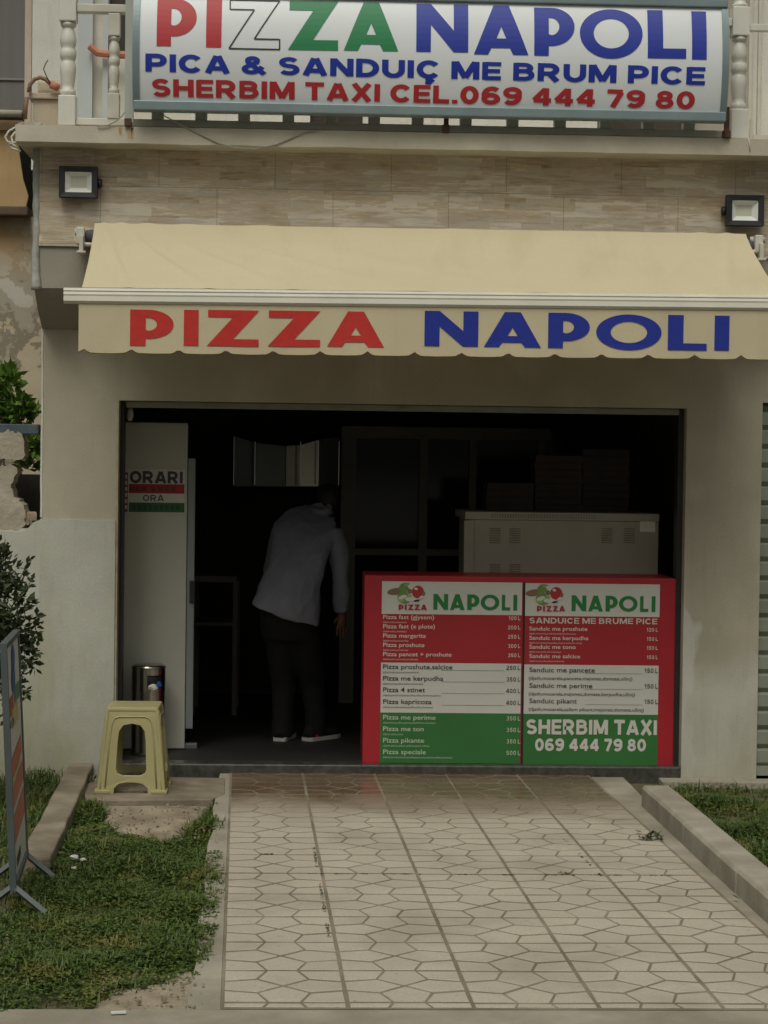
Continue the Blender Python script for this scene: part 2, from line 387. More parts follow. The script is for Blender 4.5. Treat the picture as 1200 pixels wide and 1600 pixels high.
M_MTEXTB = pm('menu_text_dark', (.05, .05, .05), .5, .03, 3, .02, 60)
M_GREENL = pm('menu_green_letter', (.02, .2, .05), .5, .05, 3, .02, 60)
M_STOOL = pm('yellow_plastic', (.37, .335, .165), .38, .05, 5, .04, 120)
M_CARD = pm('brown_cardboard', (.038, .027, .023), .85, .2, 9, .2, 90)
M_TROUS = pm('black_cloth', (.006, .006, .007), .9, .25, 20, .3, 200)
M_SHIRT = pm('grey_cotton', (.205, .215, .255), .9, .06, 12, .25, 260)
M_SKIN = pm('skin', (.20, .10, .065), .55, .08, 20, .1, 200)
M_HAIR = pm('dark_hair', (.022, .019, .017), .6, .3, 60, .5, 150)
M_SOLE = pm('white_rubber', (.6, .59, .55), .6, .06, 20, .1, 100)
M_WOOD = pm('dark_wood', (.05, .04, .03), .6, .3, 8, .15, 60, stretch=(1, 1, 8))
M_FRAMEIN = pm('aluminium_frame', (.26, .25, .20), .5, .1, 6, .06, 80)
M_BARK = pm('twig_bark', (.10, .075, .05), .9, .3, 20, .5, 60)
M_PIPE = pm('brown_hose', (.22, .13, .08), .6, .2, 20, .2, 60)
M_TERRA = pm('terracotta', (.50, .20, .13), .8, .15, 12, .3, 60)
M_ORANGE = m_wall('ochre_wall', (.55, .37, .18), (.60, .46, .28))
M_GREYSH = pm('grey_shutter', (.16, .15, .145), .7, .08, 3, .1, 40, stretch=(6, 1, .4), col2=(.2, .195, .19))
M_BLUEPIPE = pm('slate_blue_paint', (.06, .085, .10), .6, .3, 12, .3, 60)
M_BLOCK = pm('broken_block', (.45, .41, .33), .95, .2, 7, 1.0, 40, col2=(.28, .24, .17), amt=.7)
M_WIRE = pm('wire_grey', (.32, .31, .28), .6, .1, 20, .1, 60)
M_DARKGL = pm('dark_glass', (.02, .022, .022), .08, .1, 3, .02, 5)
M_WINGL = pm('window_glass', (.06, .05, .045), .12, .2, 2, .02, 5)
M_SHUT = pm('shutter_paint', (.27, .29, .235), .5, .1, 6, .1, 60, col2=(.19, .2, .16))

def m_metal(name, col, rough):
    M, t, b = nodes(name); co = N(t, 'TexCoord').outputs['Object']
    n = noise_n(t, co, 9, 4, (1, 1, 12)); L(t, mixc(t, n, tuple(c * .8 for c in col), col), b.inputs['Base Color'])
    b.inputs['Metallic'].default_value = 1; b.inputs['Roughness'].default_value = rough; return M
M_CHROME = m_metal('brushed_steel', (.55, .52, .47), .22)
M_MIRROR = m_metal('bright_reflection_steel', (.58, .54, .42), .12)
M_MIRROR2 = m_metal('dim_reflection_steel', (.13, .135, .13), .30)  # cabinet panels: brightness of each reflection is put into the steel colour
M_MIRROR3 = m_metal('warm_reflection_steel', (.34, .32, .25), .2)

def m_fabric():
    M, t, b = nodes('cream_canvas'); co = N(t, 'TexCoord').outputs['Object']
    c = mixc(t, ramp(t, noise_n(t, co, 1.6, 6, (.5, 2, 2)), .3, .7), (.64, .56, .375), (.70, .615, .42))
    c = mixc(t, ramp(t, noise_n(t, co, 260, 2), .3, .8), c, (.58, .505, .335))
    wm = N(t, 'Math', operation='MULTIPLY'); wm.inputs[1].default_value = .35; L(t, ramp(t, noise_n(t, co, 2.6, 8, (1.6, .5, .5), .65), .52, .68), wm.inputs[0]); c = mixc(t, wm.outputs[0], c, (.50, .43, .28))
    L(t, c, b.inputs['Base Color']); b.inputs['Roughness'].default_value = .85
    wv = noise_n(t, co, 4.0, 3, (1.0, .35, .35)); bump(t, b, wv, .5, .02)
    tr = N(t, 'BsdfTranslucent'); tr.inputs['Color'].default_value = (.55, .42, .22, 1)
    mx = N(t, 'MixShader'); mx.inputs[0].default_value = .12
    L(t, b.outputs[0], mx.inputs[1]); L(t, tr.outputs[0], mx.inputs[2]); L(t, mx.outputs[0], t.nodes['Material Output'].inputs['Surface'])
    return M
M_FABRIC = m_fabric()

def m_stone():
    M, t, b = nodes('split_stone_tiles'); co = N(t, 'TexCoord').outputs['Object']
    sx = N(t, 'SeparateXYZ'); L(t, co, sx.inputs[0])
    cb = N(t, 'CombineXYZ'); L(t, sx.outputs[0], cb.inputs[0]); L(t, sx.outputs[2], cb.inputs[1])
    def brick(wd, h, mortar, off, ox, oy, sq=1.0, freq=2):
        mp = N(t, 'Mapping'); mp.inputs['Location'].default_value = (ox, oy, 0); L(t, cb.outputs[0], mp.inputs['Vector'])
        n = N(t, 'TexBrick'); n.inputs['Scale'].default_value = 1; n.inputs['Brick Width'].default_value = wd; n.inputs['Row Height'].default_value = h
        n.inputs['Mortar Size'].default_value = mortar; n.offset = off; n.squash = sq; n.squash_frequency = freq
        n.inputs['Color1'].default_value = (0, 0, 0, 1); n.inputs['Color2'].default_value = (1, 1, 1, 1); n.inputs['Mortar'].default_value = (.5, .5, .5, 1)
        L(t, mp.outputs[0], n.inputs['Vector']); return n
    b1 = brick(.6, .3, .0016, .5, STONE_OX, -3.081 + .3 * 20, 1)
    b2 = brick(.23, .0333, .0004, .37, .05, 0, .7, 3)
    b3 = brick(.37, .0667, .0, .43, .12, .01, .8, 2)
    f = N(t, 'Math', operation='ADD'); L(t, b2.outputs[0], f.inputs[0]); L(t, b3.outputs[0], f.inputs[1])
    n1 = noise_n(t, co, 3, 8, (3, 3, 26), .65)
    g = N(t, 'Math', operation='MULTIPLY_ADD'); g.inputs[1].default_value = 2.6; L(t, n1, g.inputs[0]); L(t, f.outputs[0], g.inputs[2])
    cr = N(t, 'ValToRGB'); L(t, ramp(t, g.outputs[0], 1.15, 2.7), cr.inputs[0])
    el = cr.color_ramp.elements
    el[0].position = 0; el[0].color = (.27, .205, .13, 1); el[1].position = 1; el[1].color = (.68, .61, .49, 1)
    for p_, c_ in ((.22, (.43, .345, .235, 1)), (.42, (.48, .41, .30, 1)), (.60, (.57, .505, .385, 1)), (.78, (.52, .41, .275, 1))):
        e = el.new(p_); e.color = c_
    n2 = noise_n(t, co, 3.2, 6, (1.6, 1.6, 8)); c = mixc(t, ramp(t, n2, .50, .72), cr.outputs[0], (.44, .335, .22))
    n3 = noise_n(t, co, 4.1, 6, (1.3, 1, 7)); c = mixc(t, ramp(t, n3, .52, .74), c, (.50, .455, .40))
    fj = N(t, 'Math', operation='MULTIPLY'); L(t, b1.outputs['Fac'], fj.inputs[0]); fj.inputs[1].default_value = .6; c = mixc(t, fj.outputs[0], c, (.17, .13, .09))
    L(t, c, b.inputs['Base Color']); b.inputs['Roughness'].default_value = .8
    hgt = N(t, 'Math', operation='MULTIPLY_ADD'); hgt.inputs[1].default_value = .7; L(t, f.outputs[0], hgt.inputs[0]); L(t, n1, hgt.inputs[2])
    h2 = N(t, 'Math', operation='SUBTRACT'); L(t, hgt.outputs[0], h2.inputs[0]); L(t, b1.outputs['Fac'], h2.inputs[1])
    bump(t, b, h2.outputs[0], .3, .006)
    return M
STONE_OX = 0.0

def m_tile():
    """concrete pavers: tone per paver, stains; the doorway strip is mopped glossy, its dark tint also holds awning shade"""
    M, t, b = nodes('walkway_pavers'); co = N(t, 'TexCoord').outputs['Object']
    geo = N(t, 'NewGeometry')
    c = mixc(t, geo.outputs['Random Per Island'], (.46, .42, .345), (.54, .49, .405))
    c = mixc(t, ramp(t, noise_n(t, co, 2.2, 7), .40, .72), c, (.40, .36, .29))
    c = mixc(t, ramp(t, noise_n(t, co, 150, 3), .3, .8), c, (.34, .30, .23))
    st = N(t, 'Math', operation='MULTIPLY'); st.inputs[1].default_value = .45; L(t, ramp(t, noise_n(t, co, 1.1, 9, None, .65), .52, .66), st.inputs[0]); c = mixc(t, st.outputs[0], c, (.27, .235, .18))
    sp_ = N(t, 'Math', operation='MULTIPLY'); sp_.inputs[1].default_value = .5; L(t, ramp(t, noise_n(t, co, 28, 2), .68, .74), sp_.inputs[0]); c = mixc(t, sp_.outputs[0], c, (.22, .19, .14))
    sx = N(t, 'SeparateXYZ'); L(t, co, sx.inputs[0])
    ad = N(t, 'Math', operation='MULTIPLY_ADD'); ad.inputs[1].default_value = .8; L(t, noise_n(t, co, 2.5, 5), ad.inputs[0]); L(t, sx.outputs[1], ad.inputs[2])
    wet_shade = ramp(t, ad.outputs[0], -1.0, -.25)
    c = mixc(t, wet_shade, c, mixc(t, 1.0, c, (.40, .30, .235), 'MULTIPLY'))  # mopped darkening, deepened to carry the shade under the awning
    L(t, c, b.inputs['Base Color'])
    rr = N(t, 'MapRange'); rr.inputs['To Min'].default_value = .85; rr.inputs['To Max'].default_value = .2; L(t, wet_shade, rr.inputs['Value']); L(t, rr.outputs[0], b.inputs['Roughness'])
    bump(t, b, noise_n(t, co, 110, 5), .22, .003)
    return M
M_TILE = m_tile()
M_GROUT = pm('tile_grout', (.225, .19, .14), .95, .3, 5, .5, 100, col2=(.13, .11, .07), amt=.7)

def m_leaf(name, c1, c2, c3):
    M, t, b = nodes(name); geo = N(t, 'NewGeometry'); co = N(t, 'TexCoord').outputs['Object']
    c = mixc(t, geo.outputs['Random Per Island'], c1, c2)
    c = mixc(t, ramp(t, noise_n(t, co, 4, 3), .52, .72), c, c3)
    L(t, c, b.inputs['Base Color']); b.inputs['Roughness'].default_value = .5
    tr = N(t, 'BsdfTranslucent'); L(t, c, tr.inputs['Color'])
    mx = N(t, 'MixShader'); mx.inputs[0].default_value = .25
    L(t, b.outputs[0], mx.inputs[1]); L(t, tr.outputs[0], mx.inputs[2]); L(t, mx.outputs[0], t.nodes['Material Output'].inputs['Surface'])
    return M
M_GRASS = m_leaf('grass_blades', (.045, .082, .016), (.11, .165, .034), (.19, .185, .05))
M_SHRUB = m_leaf('privet_leaves', (.024, .04, .014), (.062, .088, .03), (.042, .065, .02))
M_VINE = m_leaf('vine_leaves', (.08, .17, .02), (.17, .29, .05), (.10, .2, .03))

# ------------------------------------------------------------ ground
mb = MB(); mb.add([(-300, -300, -.17), (300, -300, -.17), (300, 300, -.17), (-300, 300, -.17)], [(0, 1, 2, 3)])
structure(mb.build('ground', pm('road_asphalt', (.055, .053, .05), .9, .2, 4, .4, 120)), 'dark asphalt street surface in front of the shop')
# soil bed under the lawns, the walkway and the shop
mb = MB(); mb.box((-6, -4.55, -.16), (6, 6, -.045)); structure(mb.build('soil', pm('dark_garden_soil', (.085, .08, .04), .95, .25, 9, .8, 120, col2=(.16, .13, .08), amt=.6)), 'bare dry soil around the lawns')
# street kerb / pavement strip at the bottom of the view
mb = MB(); mb.box((-6, -5.1, -.165), (6, -4.486, -.002)); structure(bevel(mb.build('pavement', M_CONC2), .01), 'grey concrete pavement edge along the bottom')
# walkway of pentagon pavers
PITCHX, PITCHY = .385, .375
Wc = [P(360, 1225, z=0), P(346, 1590, z=0)]
shear = (Wc[1].x - Wc[0].x) / (Wc[1].y - Wc[0].y)
def wx(u, Y): return Wc[0].x + (Y - Wc[0].y) * shear + u * PITCHX
mb = MB(); yA, yB = .02, -4.495
mb.add([(wx(-.01, yA), yA, -.0008), (wx(5.02, yA), yA, -.0008), (wx(5.02, yB), yB, -.0008), (wx(-.01, yB), yB, -.0008)], [(0, 1, 2, 3)])
structure(mb.build('grout', M_GROUT), 'brown joint sand between the walkway pavers')
def inset(poly, d):
    n = len(poly); out = []
    for i in range(n):
        p0, p1, p2 = Vector(poly[i - 1]), Vector(poly[i]), Vector(poly[(i + 1) % n])
        e1 = (p1 - p0).normalized(); e2 = (p2 - p1).normalized(); n1 = Vector((-e1.y, e1.x)); n2 = Vector((-e2.y, e2.x))
        d1 = d * (.55 + 1.1 * abs(n1.y) ** 1.5); d2 = d * (.55 + 1.1 * abs(n2.y) ** 1.5)      # cross joints are raked wider
        cr_ = n1.x * n2.y - n1.y * n2.x
        if abs(cr_) < .15: out.append(p1 + n1 * d1)
        else: out.append(p1 + Vector(((d1 * n2.y - d2 * n1.y) / cr_, (n1.x * d2 - n2.x * d1) / cr_)))
    return out
def clip_poly(poly, ymin):
    out = []
    for i in range(len(poly)):
        a, b = poly[i - 1], poly[i]
        if (a[1] >= ymin) != (b[1] >= ymin):
            q = (ymin - a[1]) / (b[1] - a[1]); out.append((a[0] + (b[0] - a[0]) * q, ymin))
        if b[1] >= ymin: out.append(b)
    return out
def paver(mb, poly, d=.0062):
    if len(poly) < 3: return
    ar = sum(poly[i - 1][0] * poly[i][1] - poly[i][0] * poly[i - 1][1] for i in range(len(poly)))
    if abs(ar) < .0012: return
    if ar < 0: poly = poly[::-1]
    h = random.uniform(-.0006, .0006); tx, ty = random.uniform(-.004, .004), random.uniform(-.004, .004)
    cx = sum(p[0] for p in poly) / len(poly); cy = sum(p[1] for p in poly) / len(poly)
    a = inset(poly, d); b = inset(poly, d + .002); n = len(poly)
    vs = [(p[0], p[1], -.012) for p in a] + [(p[0], p[1], .0004 + h) for p in a] + [(p[0], p[1], .0015 + h + (p[0] - cx) * tx + (p[1] - cy) * ty) for p in b]
    fs = [[i, (i + 1) % n, n + (i + 1) % n, n + i] for i in range(n)] + [[n + i, n + (i + 1) % n, 2 * n + (i + 1) % n, 2 * n + i] for i in range(n)] + [list(range(2 * n, 3 * n))]
    mb.add(vs, fs)
C = (.5, .5); UL, UR, LL, LR = (.28, .71), (.72, .71), (.28, .29), (.72, .29)
CELLS = [[C, UR, (.63, 1), (.37, 1), UL], [C, LL, (.37, 0), (.63, 0), LR], [C, UL, (0, .64), (0, .36), LL], [C, LR, (1, .36), (1, .64), UR],
         [UL, (.37, 1), (0, 1), (0, .64)], [UR, (1, .64), (1, 1), (.63, 1)], [LL, (0, .36), (0, 0), (.37, 0)], [LR, (.63, 0), (1, 0), (1, .36)]]
mb = MB(); Y0 = P(700, 1366, z=0).y
for r in range(-7, 8):
    for cI in range(5):
        offY = [.0, .004, -.003, .003, -.002][cI]
        for cell in CELLS:
            poly = []
            for u, v in cell:
                uu = cI + .009 + u * .982
                Yv = Y0 + (r + v) * PITCHY * (1 if r < 0 else 1) + offY
                poly.append((uu, Yv + (.006 if (r == 0 and v == 0) else 0)))
            if max(p[1] for p in poly) > .0:
                poly = [(a_, -b_) for a_, b_ in clip_poly([(a_, -b_) for a_, b_ in poly], .002)]
            poly = clip_poly(poly, yB + .01)
            paver(mb, [(wx(a_, b_) + random.uniform(-.0012, .0012), b_ + random.uniform(-.0012, .0012)) for a_, b_ in poly])
structure(mb.build('walkway', M_TILE), 'beige walkway of interlocking pentagon pavers')
# concrete borders of the walkway
mb = MB()
ln = 24
def strip(mb, xl, xr, y0, y1, zf, n=30, jit=.006, z0=-.05):
    top = []
    for i in range(n + 1):
        Y = y0 + (y1 - y0) * i / n
        top.append(((xl(Y) + noise.noise((Y * 3, 1.3, 0)) * jit, Y, zf(Y)), (xr(Y), Y, zf(Y))))
    vs = [p for q in top for p in q] + [(p[0], p[1], z0) for q in top for p in q]; k = 2 * (n + 1); fs = []
    for i in range(n):
        a = 2 * i; fs += [(a, a + 1, a + 3, a + 2), (a, a + 2, k + a + 2, k + a), (a + 1, k + a + 1, k + a + 3, a + 3)]
    fs += [(0, k, k + 1, 1), (2 * n, 2 * n + 1, k + 2 * n + 1, k + 2 * n)]
    mb.add(vs, fs)
strip(mb, lambda Y: wx(-.17 - .10 * (-Y / 4.5), Y), lambda Y: wx(-.012, Y), -.02, -4.495, lambda Y: -.0015 + .002 * noise.noise((0, Y * 2, 0)), jit=.02)
structure(mb.build('concrete_edging', M_CONC2), 'grey concrete edging strip between lawn and walkway')
mb = MB(); strip(mb, lambda Y: wx(5.02, Y), lambda Y: 1.70, -.05, -4.495, lambda Y: -.003 + .003 * noise.noise((3, Y * 2, 0)))
structure(mb.build('concrete_gutter', M_CONC2), 'stained concrete gutter between walkway and kerb')
# right kerb of cast blocks
ka, kb = P(1002, 1258, z=0), P(1200, 1443, z=0)
kx = lambda Y: ka.x + (kb.x - ka.x) * (Y - ka.y) / (kb.y - ka.y)
mb = MB(); Y = ka.y; first = True
while Y > -4.48:
    L_ = min(.98, Y + 4.49); y2 = Y - L_; j = random.uniform(-.004, .004)
    a0, a1 = kx(Y) + j, kx(y2) + j
    mb.prism([(a0, Y - .004, -.1), (a0 + .135, Y - .004, -.1), (a0 + .135, Y - .004, .1), (a0 + .012, Y - .004, .1), (a0, Y - .004, .085)], (a1 - a0, -(L_ - .008), random.uniform(-.003, .003)))
    Y = y2
structure(bevel(mb.build('kerb', M_CONC), .006), 'raised grey concrete kerb right of the walkway')
# left kerb
la, lb = P(116, 1214, z=.05), P(56, 1335, z=.05)
lx = lambda Y: la.x + (lb.x - la.x) * (Y - la.y) / (lb.y - la.y)
mb = MB(); strip(mb, lambda Y: lx(Y) - .065, lambda Y: lx(Y) + .065 + .005 * noise.noise((Y * 4, 0, 5)), -.005, -2.5, lambda Y: .048 + .003 * noise.noise((0, Y * 5, 8)), 60, .008)
structure(bevel(mb.build('garden_kerb', M_REDCONC), .01), 'brownish worn concrete kerb in the left lawn')
# landing slab under the stool
pl = [P(128, 1228, z=.0), P(134, 1251, z=0), P(332, 1249, z=0), P(352, 1240, z=0), P(352, 1216, z=0), P(140, 1212, z=0)]
mb = MB(); mb.prism([(p.x, p.y, -.05) for p in pl], (0, 0, .052)); structure(bevel(mb.build('landing', M_REDCONC), .006), 'brown concrete landing under the yellow stool')

# lawns: soil sheets and grass
def inpoly(px, py, poly):
    r = np.zeros(len(px), bool); n = len(poly)
    for i in range(n):
        x1, y1 = poly[i - 1]; x2, y2 = poly[i]
        c = ((y1 > py) != (y2 > py)) & (px < (x2 - x1) * (py - y1) / (y2 - y1 + 1e-12) + x1); r ^= c
    return r
def gpoly(pts, z=0): return [(P(a, b, z=z).x, P(a, b, z=z).y) for a, b in pts]
def lawn(name, poly, holes, count, z0, h, label, seed, tall=None):
    g = np.random.default_rng(seed)
    xs = [p[0] for p in poly]; ys = [p[1] for p in poly]
    px = g.uniform(min(xs), max(xs), count * 3); py = g.uniform(min(ys), max(ys), count * 3)
    # ragged edges: jitter the test point
    jx = px + g.normal(0, .022, len(px)); jy = py + g.normal(0, .03, len(px))
    ok = inpoly(jx, jy, poly)
    for hp in holes: ok &= ~inpoly(px + g.normal(0, .03, len(px)), py + g.normal(0, .05, len(px)), hp)
    # patchy density
    dn = np.array([noise.noise((a * 3.2, b * 3.2, seed)) for a, b in zip(px, py)]); ok &= (g.uniform(0, 1, len(px)) < .62 + .75 * dn)
    px, py, dn = px[ok][:count], py[ok][:count], dn[ok][:count]; n = len(px)
    hh = h * g.uniform(.45, 1.25, n) * (1 + .9 * dn); az = g.uniform(0, 2 * np.pi, n); lean = g.uniform(.15, .95, n); wd = g.uniform(.0022, .0045, n)
    clover = g.uniform(0, 1, n) < .42 + .5 * np.array([noise.noise((a * 2.1, b * 2.1, 50 + seed)) for a, b in zip(px, py)])
    V = []; FC = []; k = 0
    for i in range(n):
        ca, sa = math.cos(az[i]), math.sin(az[i]); H = max(hh[i], .012)
        x, y = px[i], py[i]
        if clover[i]:
            c = (x, y, z0 + H * .7); s_ = g.uniform(.008, .017)
            for q in range(3):
                a = az[i] + q * 2.09 + g.uniform(-.3, .3); dx, dy = math.cos(a) * s_, math.sin(a) * s_; ex, ey = -dy * .5, dx * .5; tz = g.uniform(-.3, .6) * s_
                V += [c, (x + dx * .6 + ex, y + dy * .6 + ey, c[2] + tz * .6), (x + dx, y + dy, c[2] + tz), (x + dx * .6 - ex, y + dy * .6 - ey, c[2] + tz * .6)]
                FC.append((k, k + 1, k + 2, k + 3)); k += 4
        else:
            lx_, ly_ = ca * H * lean[i], sa * H * lean[i]; wx_, wy_ = -sa * wd[i], ca * wd[i]
            V += [(x - wx_, y - wy_, z0 - .005), (x + wx_, y + wy_, z0 - .005), (x + wx_ * .8 + lx_ * .35, y + wy_ * .8 + ly_ * .35, z0 + H * .62), (x - wx_ * .8 + lx_ * .35, y - wy_ * .8 + ly_ * .35, z0 + H * .62), (x + lx_, y + ly_, z0 + H)]
            FC += [(k, k + 1, k + 2, k + 3), (k + 3, k + 2, k + 4)]; k += 5
    me = bpy.data.meshes.new(name); me.from_pydata(V, [], FC); me.materials.append(M_GRASS); me.update()
    o = bpy.data.objects.new(name, me); COL.objects.link(o); tag(o, label, 'grass', kind='stuff'); return o
LEFTLAWN = gpoly([(128, 1252), (160, 1262), (175, 1300), (250, 1318), (300, 1290), (322, 1258), (333, 1256), (334, 1330), (342, 1400), (336, 1460), (318, 1500), (300, 1520), (240, 1535), (160, 1550), (130, 1575), (20, 1580), (-260, 1580), (-180, 1450), (20, 1420), (62, 1345)])
lawn('lawn_grass', LEFTLAWN, [gpoly([(160, 1263), (320, 1262), (300, 1285), (250, 1312), (190, 1300)]), gpoly([(-40, 1455), (20, 1470), (16, 1490), (-60, 1500)])], 34000, -.03, .042, 'green grass with clover between the walkway and the brown kerb', 3)
FARLEFT = gpoly([(100, 1212), (46, 1312), (-60, 1500), (-260, 1500), (-200, 1206)])
lawn('lawn_grass', FARLEFT, [], 9000, -.03, .06, 'dark shaded grass left of the brown kerb by the white wall', 5)
RIGHTLAWN = [(kx(-.3) + .14, -.2), (2.75, -.28), (2.75, -3.3), (kx(-3.3) + .14, -3.3)]
lawn('lawn_grass', RIGHTLAWN, [], 16000, -.045, .05, 'green grass right of the raised grey kerb', 9)

# ------------------------------------------------------------ the shop building
YB = -.30                                  # face of the projecting upper storey
XL = X(64, 0); XR = 6.0
OX0, OX1 = X(183.5, 0, 900), X(1069, 0, 900); OZ = Z(632, 0, 640)
PX1 = X(1187, 0, 900)
ZC = Z(515, 0, 80)                          # foot of the cove
ZL = Z(450, YB, 75)                         # lower lip of the upper storey
ZS = Z(384, YB, 80)                         # lower edge of stone cladding
SLY = YB - .20
ZT = Z(196, SLY, 100); ZSB = Z(222, SLY, 100)
bd = thing('shop_building', (0, 0, 0), 'two storey shop building with stone tile band over a wide dark open shopfront', 'building')
mb = MB(); TH = .26
mb.box((XL, 0, -.1), (OX0, TH, ZC)); mb.box((OX1, 0, -.02), (PX1, TH, ZC)); mb.box((OX0, 0, OZ), (OX1, TH, ZC))
mb.box((PX1, 0, Z(629, 0, 1190)), (PX1 + 2.4, TH, ZC)); mb.box((PX1 + 2.4, 0, -.1), (XR, TH, ZC))
mb.build('wall', M_PLASTER, bd)
# white plaster skirt on the left pillar with an uneven upper edge
mb = MB(); zt = Z(812, 0, 120); n = 24; top = []
for i in range(n + 1):
    x = XL + .001 + (OX0 - .012 - XL) * i / n; top.append((x, -.022, zt + .006 * noise.noise((x * 9, 0, 0))))
mb.prism([(XL + .001, -.022, -.1)] + [] + [(OX0 - .012, -.022, -.1)] + top[::-1], (0, .0215, 0)); mb.build('plaster_skirt', M_SKIRT, bd)
# reveals of the opening: unpainted strip
mb = MB(); mb.box((OX0 - .011, -.012, .0), (OX0 + .0, -.0005, OZ - .01)); mb.build('reveal_edge', pm('bare_render', (.40, .35, .24), .9, .2, 20, .6, 60), bd)
# projecting storey: cove, plain band, stone band
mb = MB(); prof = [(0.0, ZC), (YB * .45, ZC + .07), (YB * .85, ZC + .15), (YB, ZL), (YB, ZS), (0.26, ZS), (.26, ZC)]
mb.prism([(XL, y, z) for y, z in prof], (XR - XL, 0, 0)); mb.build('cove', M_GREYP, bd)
STONE_OX = -(X(520, YB - .01, 350))
M_STONE = m_stone()
mb = MB(); mb.box((XL + .02, YB - .012, ZS - .002), (XR, .1, ZSB)); mb.build('stone_cladding', M_STONE, bd)
# rough mortar bead up the corner
mb = MB(); mb.smooth = True; pts = []; rr = []
for i in range(41):
    z = ZL - .01 + (ZSB - ZL) * i / 40; pts.append((XL + .008 + .007 * noise.noise((z * 5, 2, 0)), YB - .002, z)); rr.append(.020 + .007 * noise.noise((z * 17, 0, 4)) + .009 * max(0, 1 - i / 9))
mb.tube(pts, rr, 8); mb.build('mortar_bead', pm('grey_mortar', (.38, .38, .34), .95, .2, 14, .9, 50), bd)
# thin plaster arris below
mb = MB(); pts = [(XL + .004 + .004 * noise.noise((z * 6, 0, 1)), .0, z) for z in np.linspace(1.36, ZC + .02, 20)]
mb.tube(pts, .007, 6); mb.build('plaster_arris', M_WHITEW, bd)
# balcony slab
XSL = X(24, SLY, 205)
mb = MB(); n = 60; fr = []
for i in range(n + 1):
    x = XSL + (XR - XSL) * i / n; fr.append(x)
for k in range(n):
    x0, x1 = fr[k], fr[k + 1]; j0, j1 = .004 * noise.noise((x0 * 4, 0, 0)), .004 * noise.noise((x1 * 4, 0, 0))
    mb.add([(x0, SLY, ZSB + j0), (x1, SLY, ZSB + j1), (x1, SLY, ZT + j1 * .6), (x0, SLY, ZT + j0 * .6), (x1, 2.0, ZT + j1 * .6), (x0, 2.0, ZT + j0 * .6), (x0, 2.0, ZSB + j0), (x1, 2.0, ZSB + j1)],
           [(0, 1, 2, 3), (3, 2, 4, 5), (1, 0, 6, 7)])
mb.add([(XSL, SLY, ZSB), (XSL, SLY, ZT), (XSL, 2.0, ZT), (XSL, 2.0, ZSB)], [(0, 1, 2, 3)])
mb.build('balcony_slab', M_SLAB, bd)
mb = MB()
for i in range(14):
    a = P(24 + i * 2.6, 193, Y=SLY); mb.smooth = True; mb.tube([(a.x, SLY + .01 + random.uniform(0, .03), ZT - .004), (a.x + .02, SLY + .03, ZT + .006 + random.uniform(0, .008))], [.012, .009], 6)
mb.build('crumbling_edge', M_CONC, bd)
# rust stains below the sign legs
mb = MB()
for px, wd, ln_ in ((188, .010, .045), (203, .016, .062), (207, .006, .07)):
    a = P(px, 199, Y=SLY - .0015); mb.add([(a.x - wd, SLY - .0015, ZT - .004), (a.x + wd, SLY - .0015, ZT - .004), (a.x + wd * .5, SLY - .0015, ZT - ln_), (a.x - wd * .6, SLY - .0015, ZT - ln_ * .9)], [(0, 1, 2, 3)])
mb.build('rust_stain', pm('rust_run', (.40, .27, .12), .9, .25, 40, .1, 60, col2=(.5, .44, .32), amt=.8), bd)
# upper storey wall behind the balcony
YU = 1.0
mb = MB()
dA0, dA1 = X(122, YU, 100), X(300, YU, 100)
mb.box((X(50, YU, 100), YU, ZT + .001), (dA0, YU + .25, 6.2)); mb.box((dA1, YU, ZT - .02), (X(478, YU), YU + .25, 6.2)); mb.box((X(560, YU), YU, ZT - .02), (X(640, YU), YU + .25, 6.2))
mb.box((X(640, YU), YU, ZT - .02), (X(925, YU), YU + .25, 6.2)); mb.box((X(1060, YU), YU, ZT - .02), (X(1075, YU), YU + .25, 6.2)); mb.box((X(1158, YU), YU, ZT - .02), (XR, YU + .25, 6.2))
mb.box((dA0, YU, 5.6), (XR, YU + .25, 6.4)); mb.build('upper_wall', M_WHITEW, bd)
mb = MB(); mb.box((XL - .6, .9, 6.2), (XR + .3, 2.5, 6.4)); mb.build('roof', M_SLAB, bd)
# balcony door on the left: frame, cream panel, dark glazing, terracotta sill
mb = MB(); mb.box((dA0, YU - .02, ZT), (X(139, YU), YU + .05, 5.6)); mb.box((X(155, YU), YU - .02, ZT), (X(163, YU), YU + .05, 5.6)); bl = mb.build('balcony_door', pm('pale_blue_frame', (.50, .54, .55), .5, .05, 6, .05, 80), bd)
mb = MB(); mb.box((X(139, YU), YU + .03, ZT), (X(155, YU), YU + .06, 5.6)); mb.box((X(163, YU), YU + .03, ZT), (dA1, YU + .06, Z(90, YU, 180))); mb.build('door_panel', M_OFFW, bl)
mb = MB(); mb.box((X(163, YU), YU + .07, Z(90, YU, 180)), (dA1, YU + .09, 5.6)); mb.build('glass', M_WINGL, bl)
mb = MB(); mb.tube([P(140, 72, Y=YU - .06), P(153, 83, Y=YU - .06), (P(163, 84, Y=YU - .06)), P(200, 86, Y=YU - .06), (dA1, YU - .06, Z(84, YU, 200))], [.02, .022, .02, .022, .02], 8); mb.build('door_sill', M_TERRA, bl)
mb = MB(); mb.box((X(478, YU), YU + .05, ZT), (X(560, YU), YU + .09, 5.6)); mb.box((X(925, YU), YU + .05, ZT), (X(1060, YU), YU + .09, 5.6)); mb.build('window', M_WINGL, bd)
mb = MB(); mb.box((X(1075, YU), YU + .05, ZT), (X(1158, YU), YU + .09, 5.6)); mb.build('taupe_shutter', pm('taupe_paint', (.33, .29, .25), .7, .08, 4, .1, 60), bd)
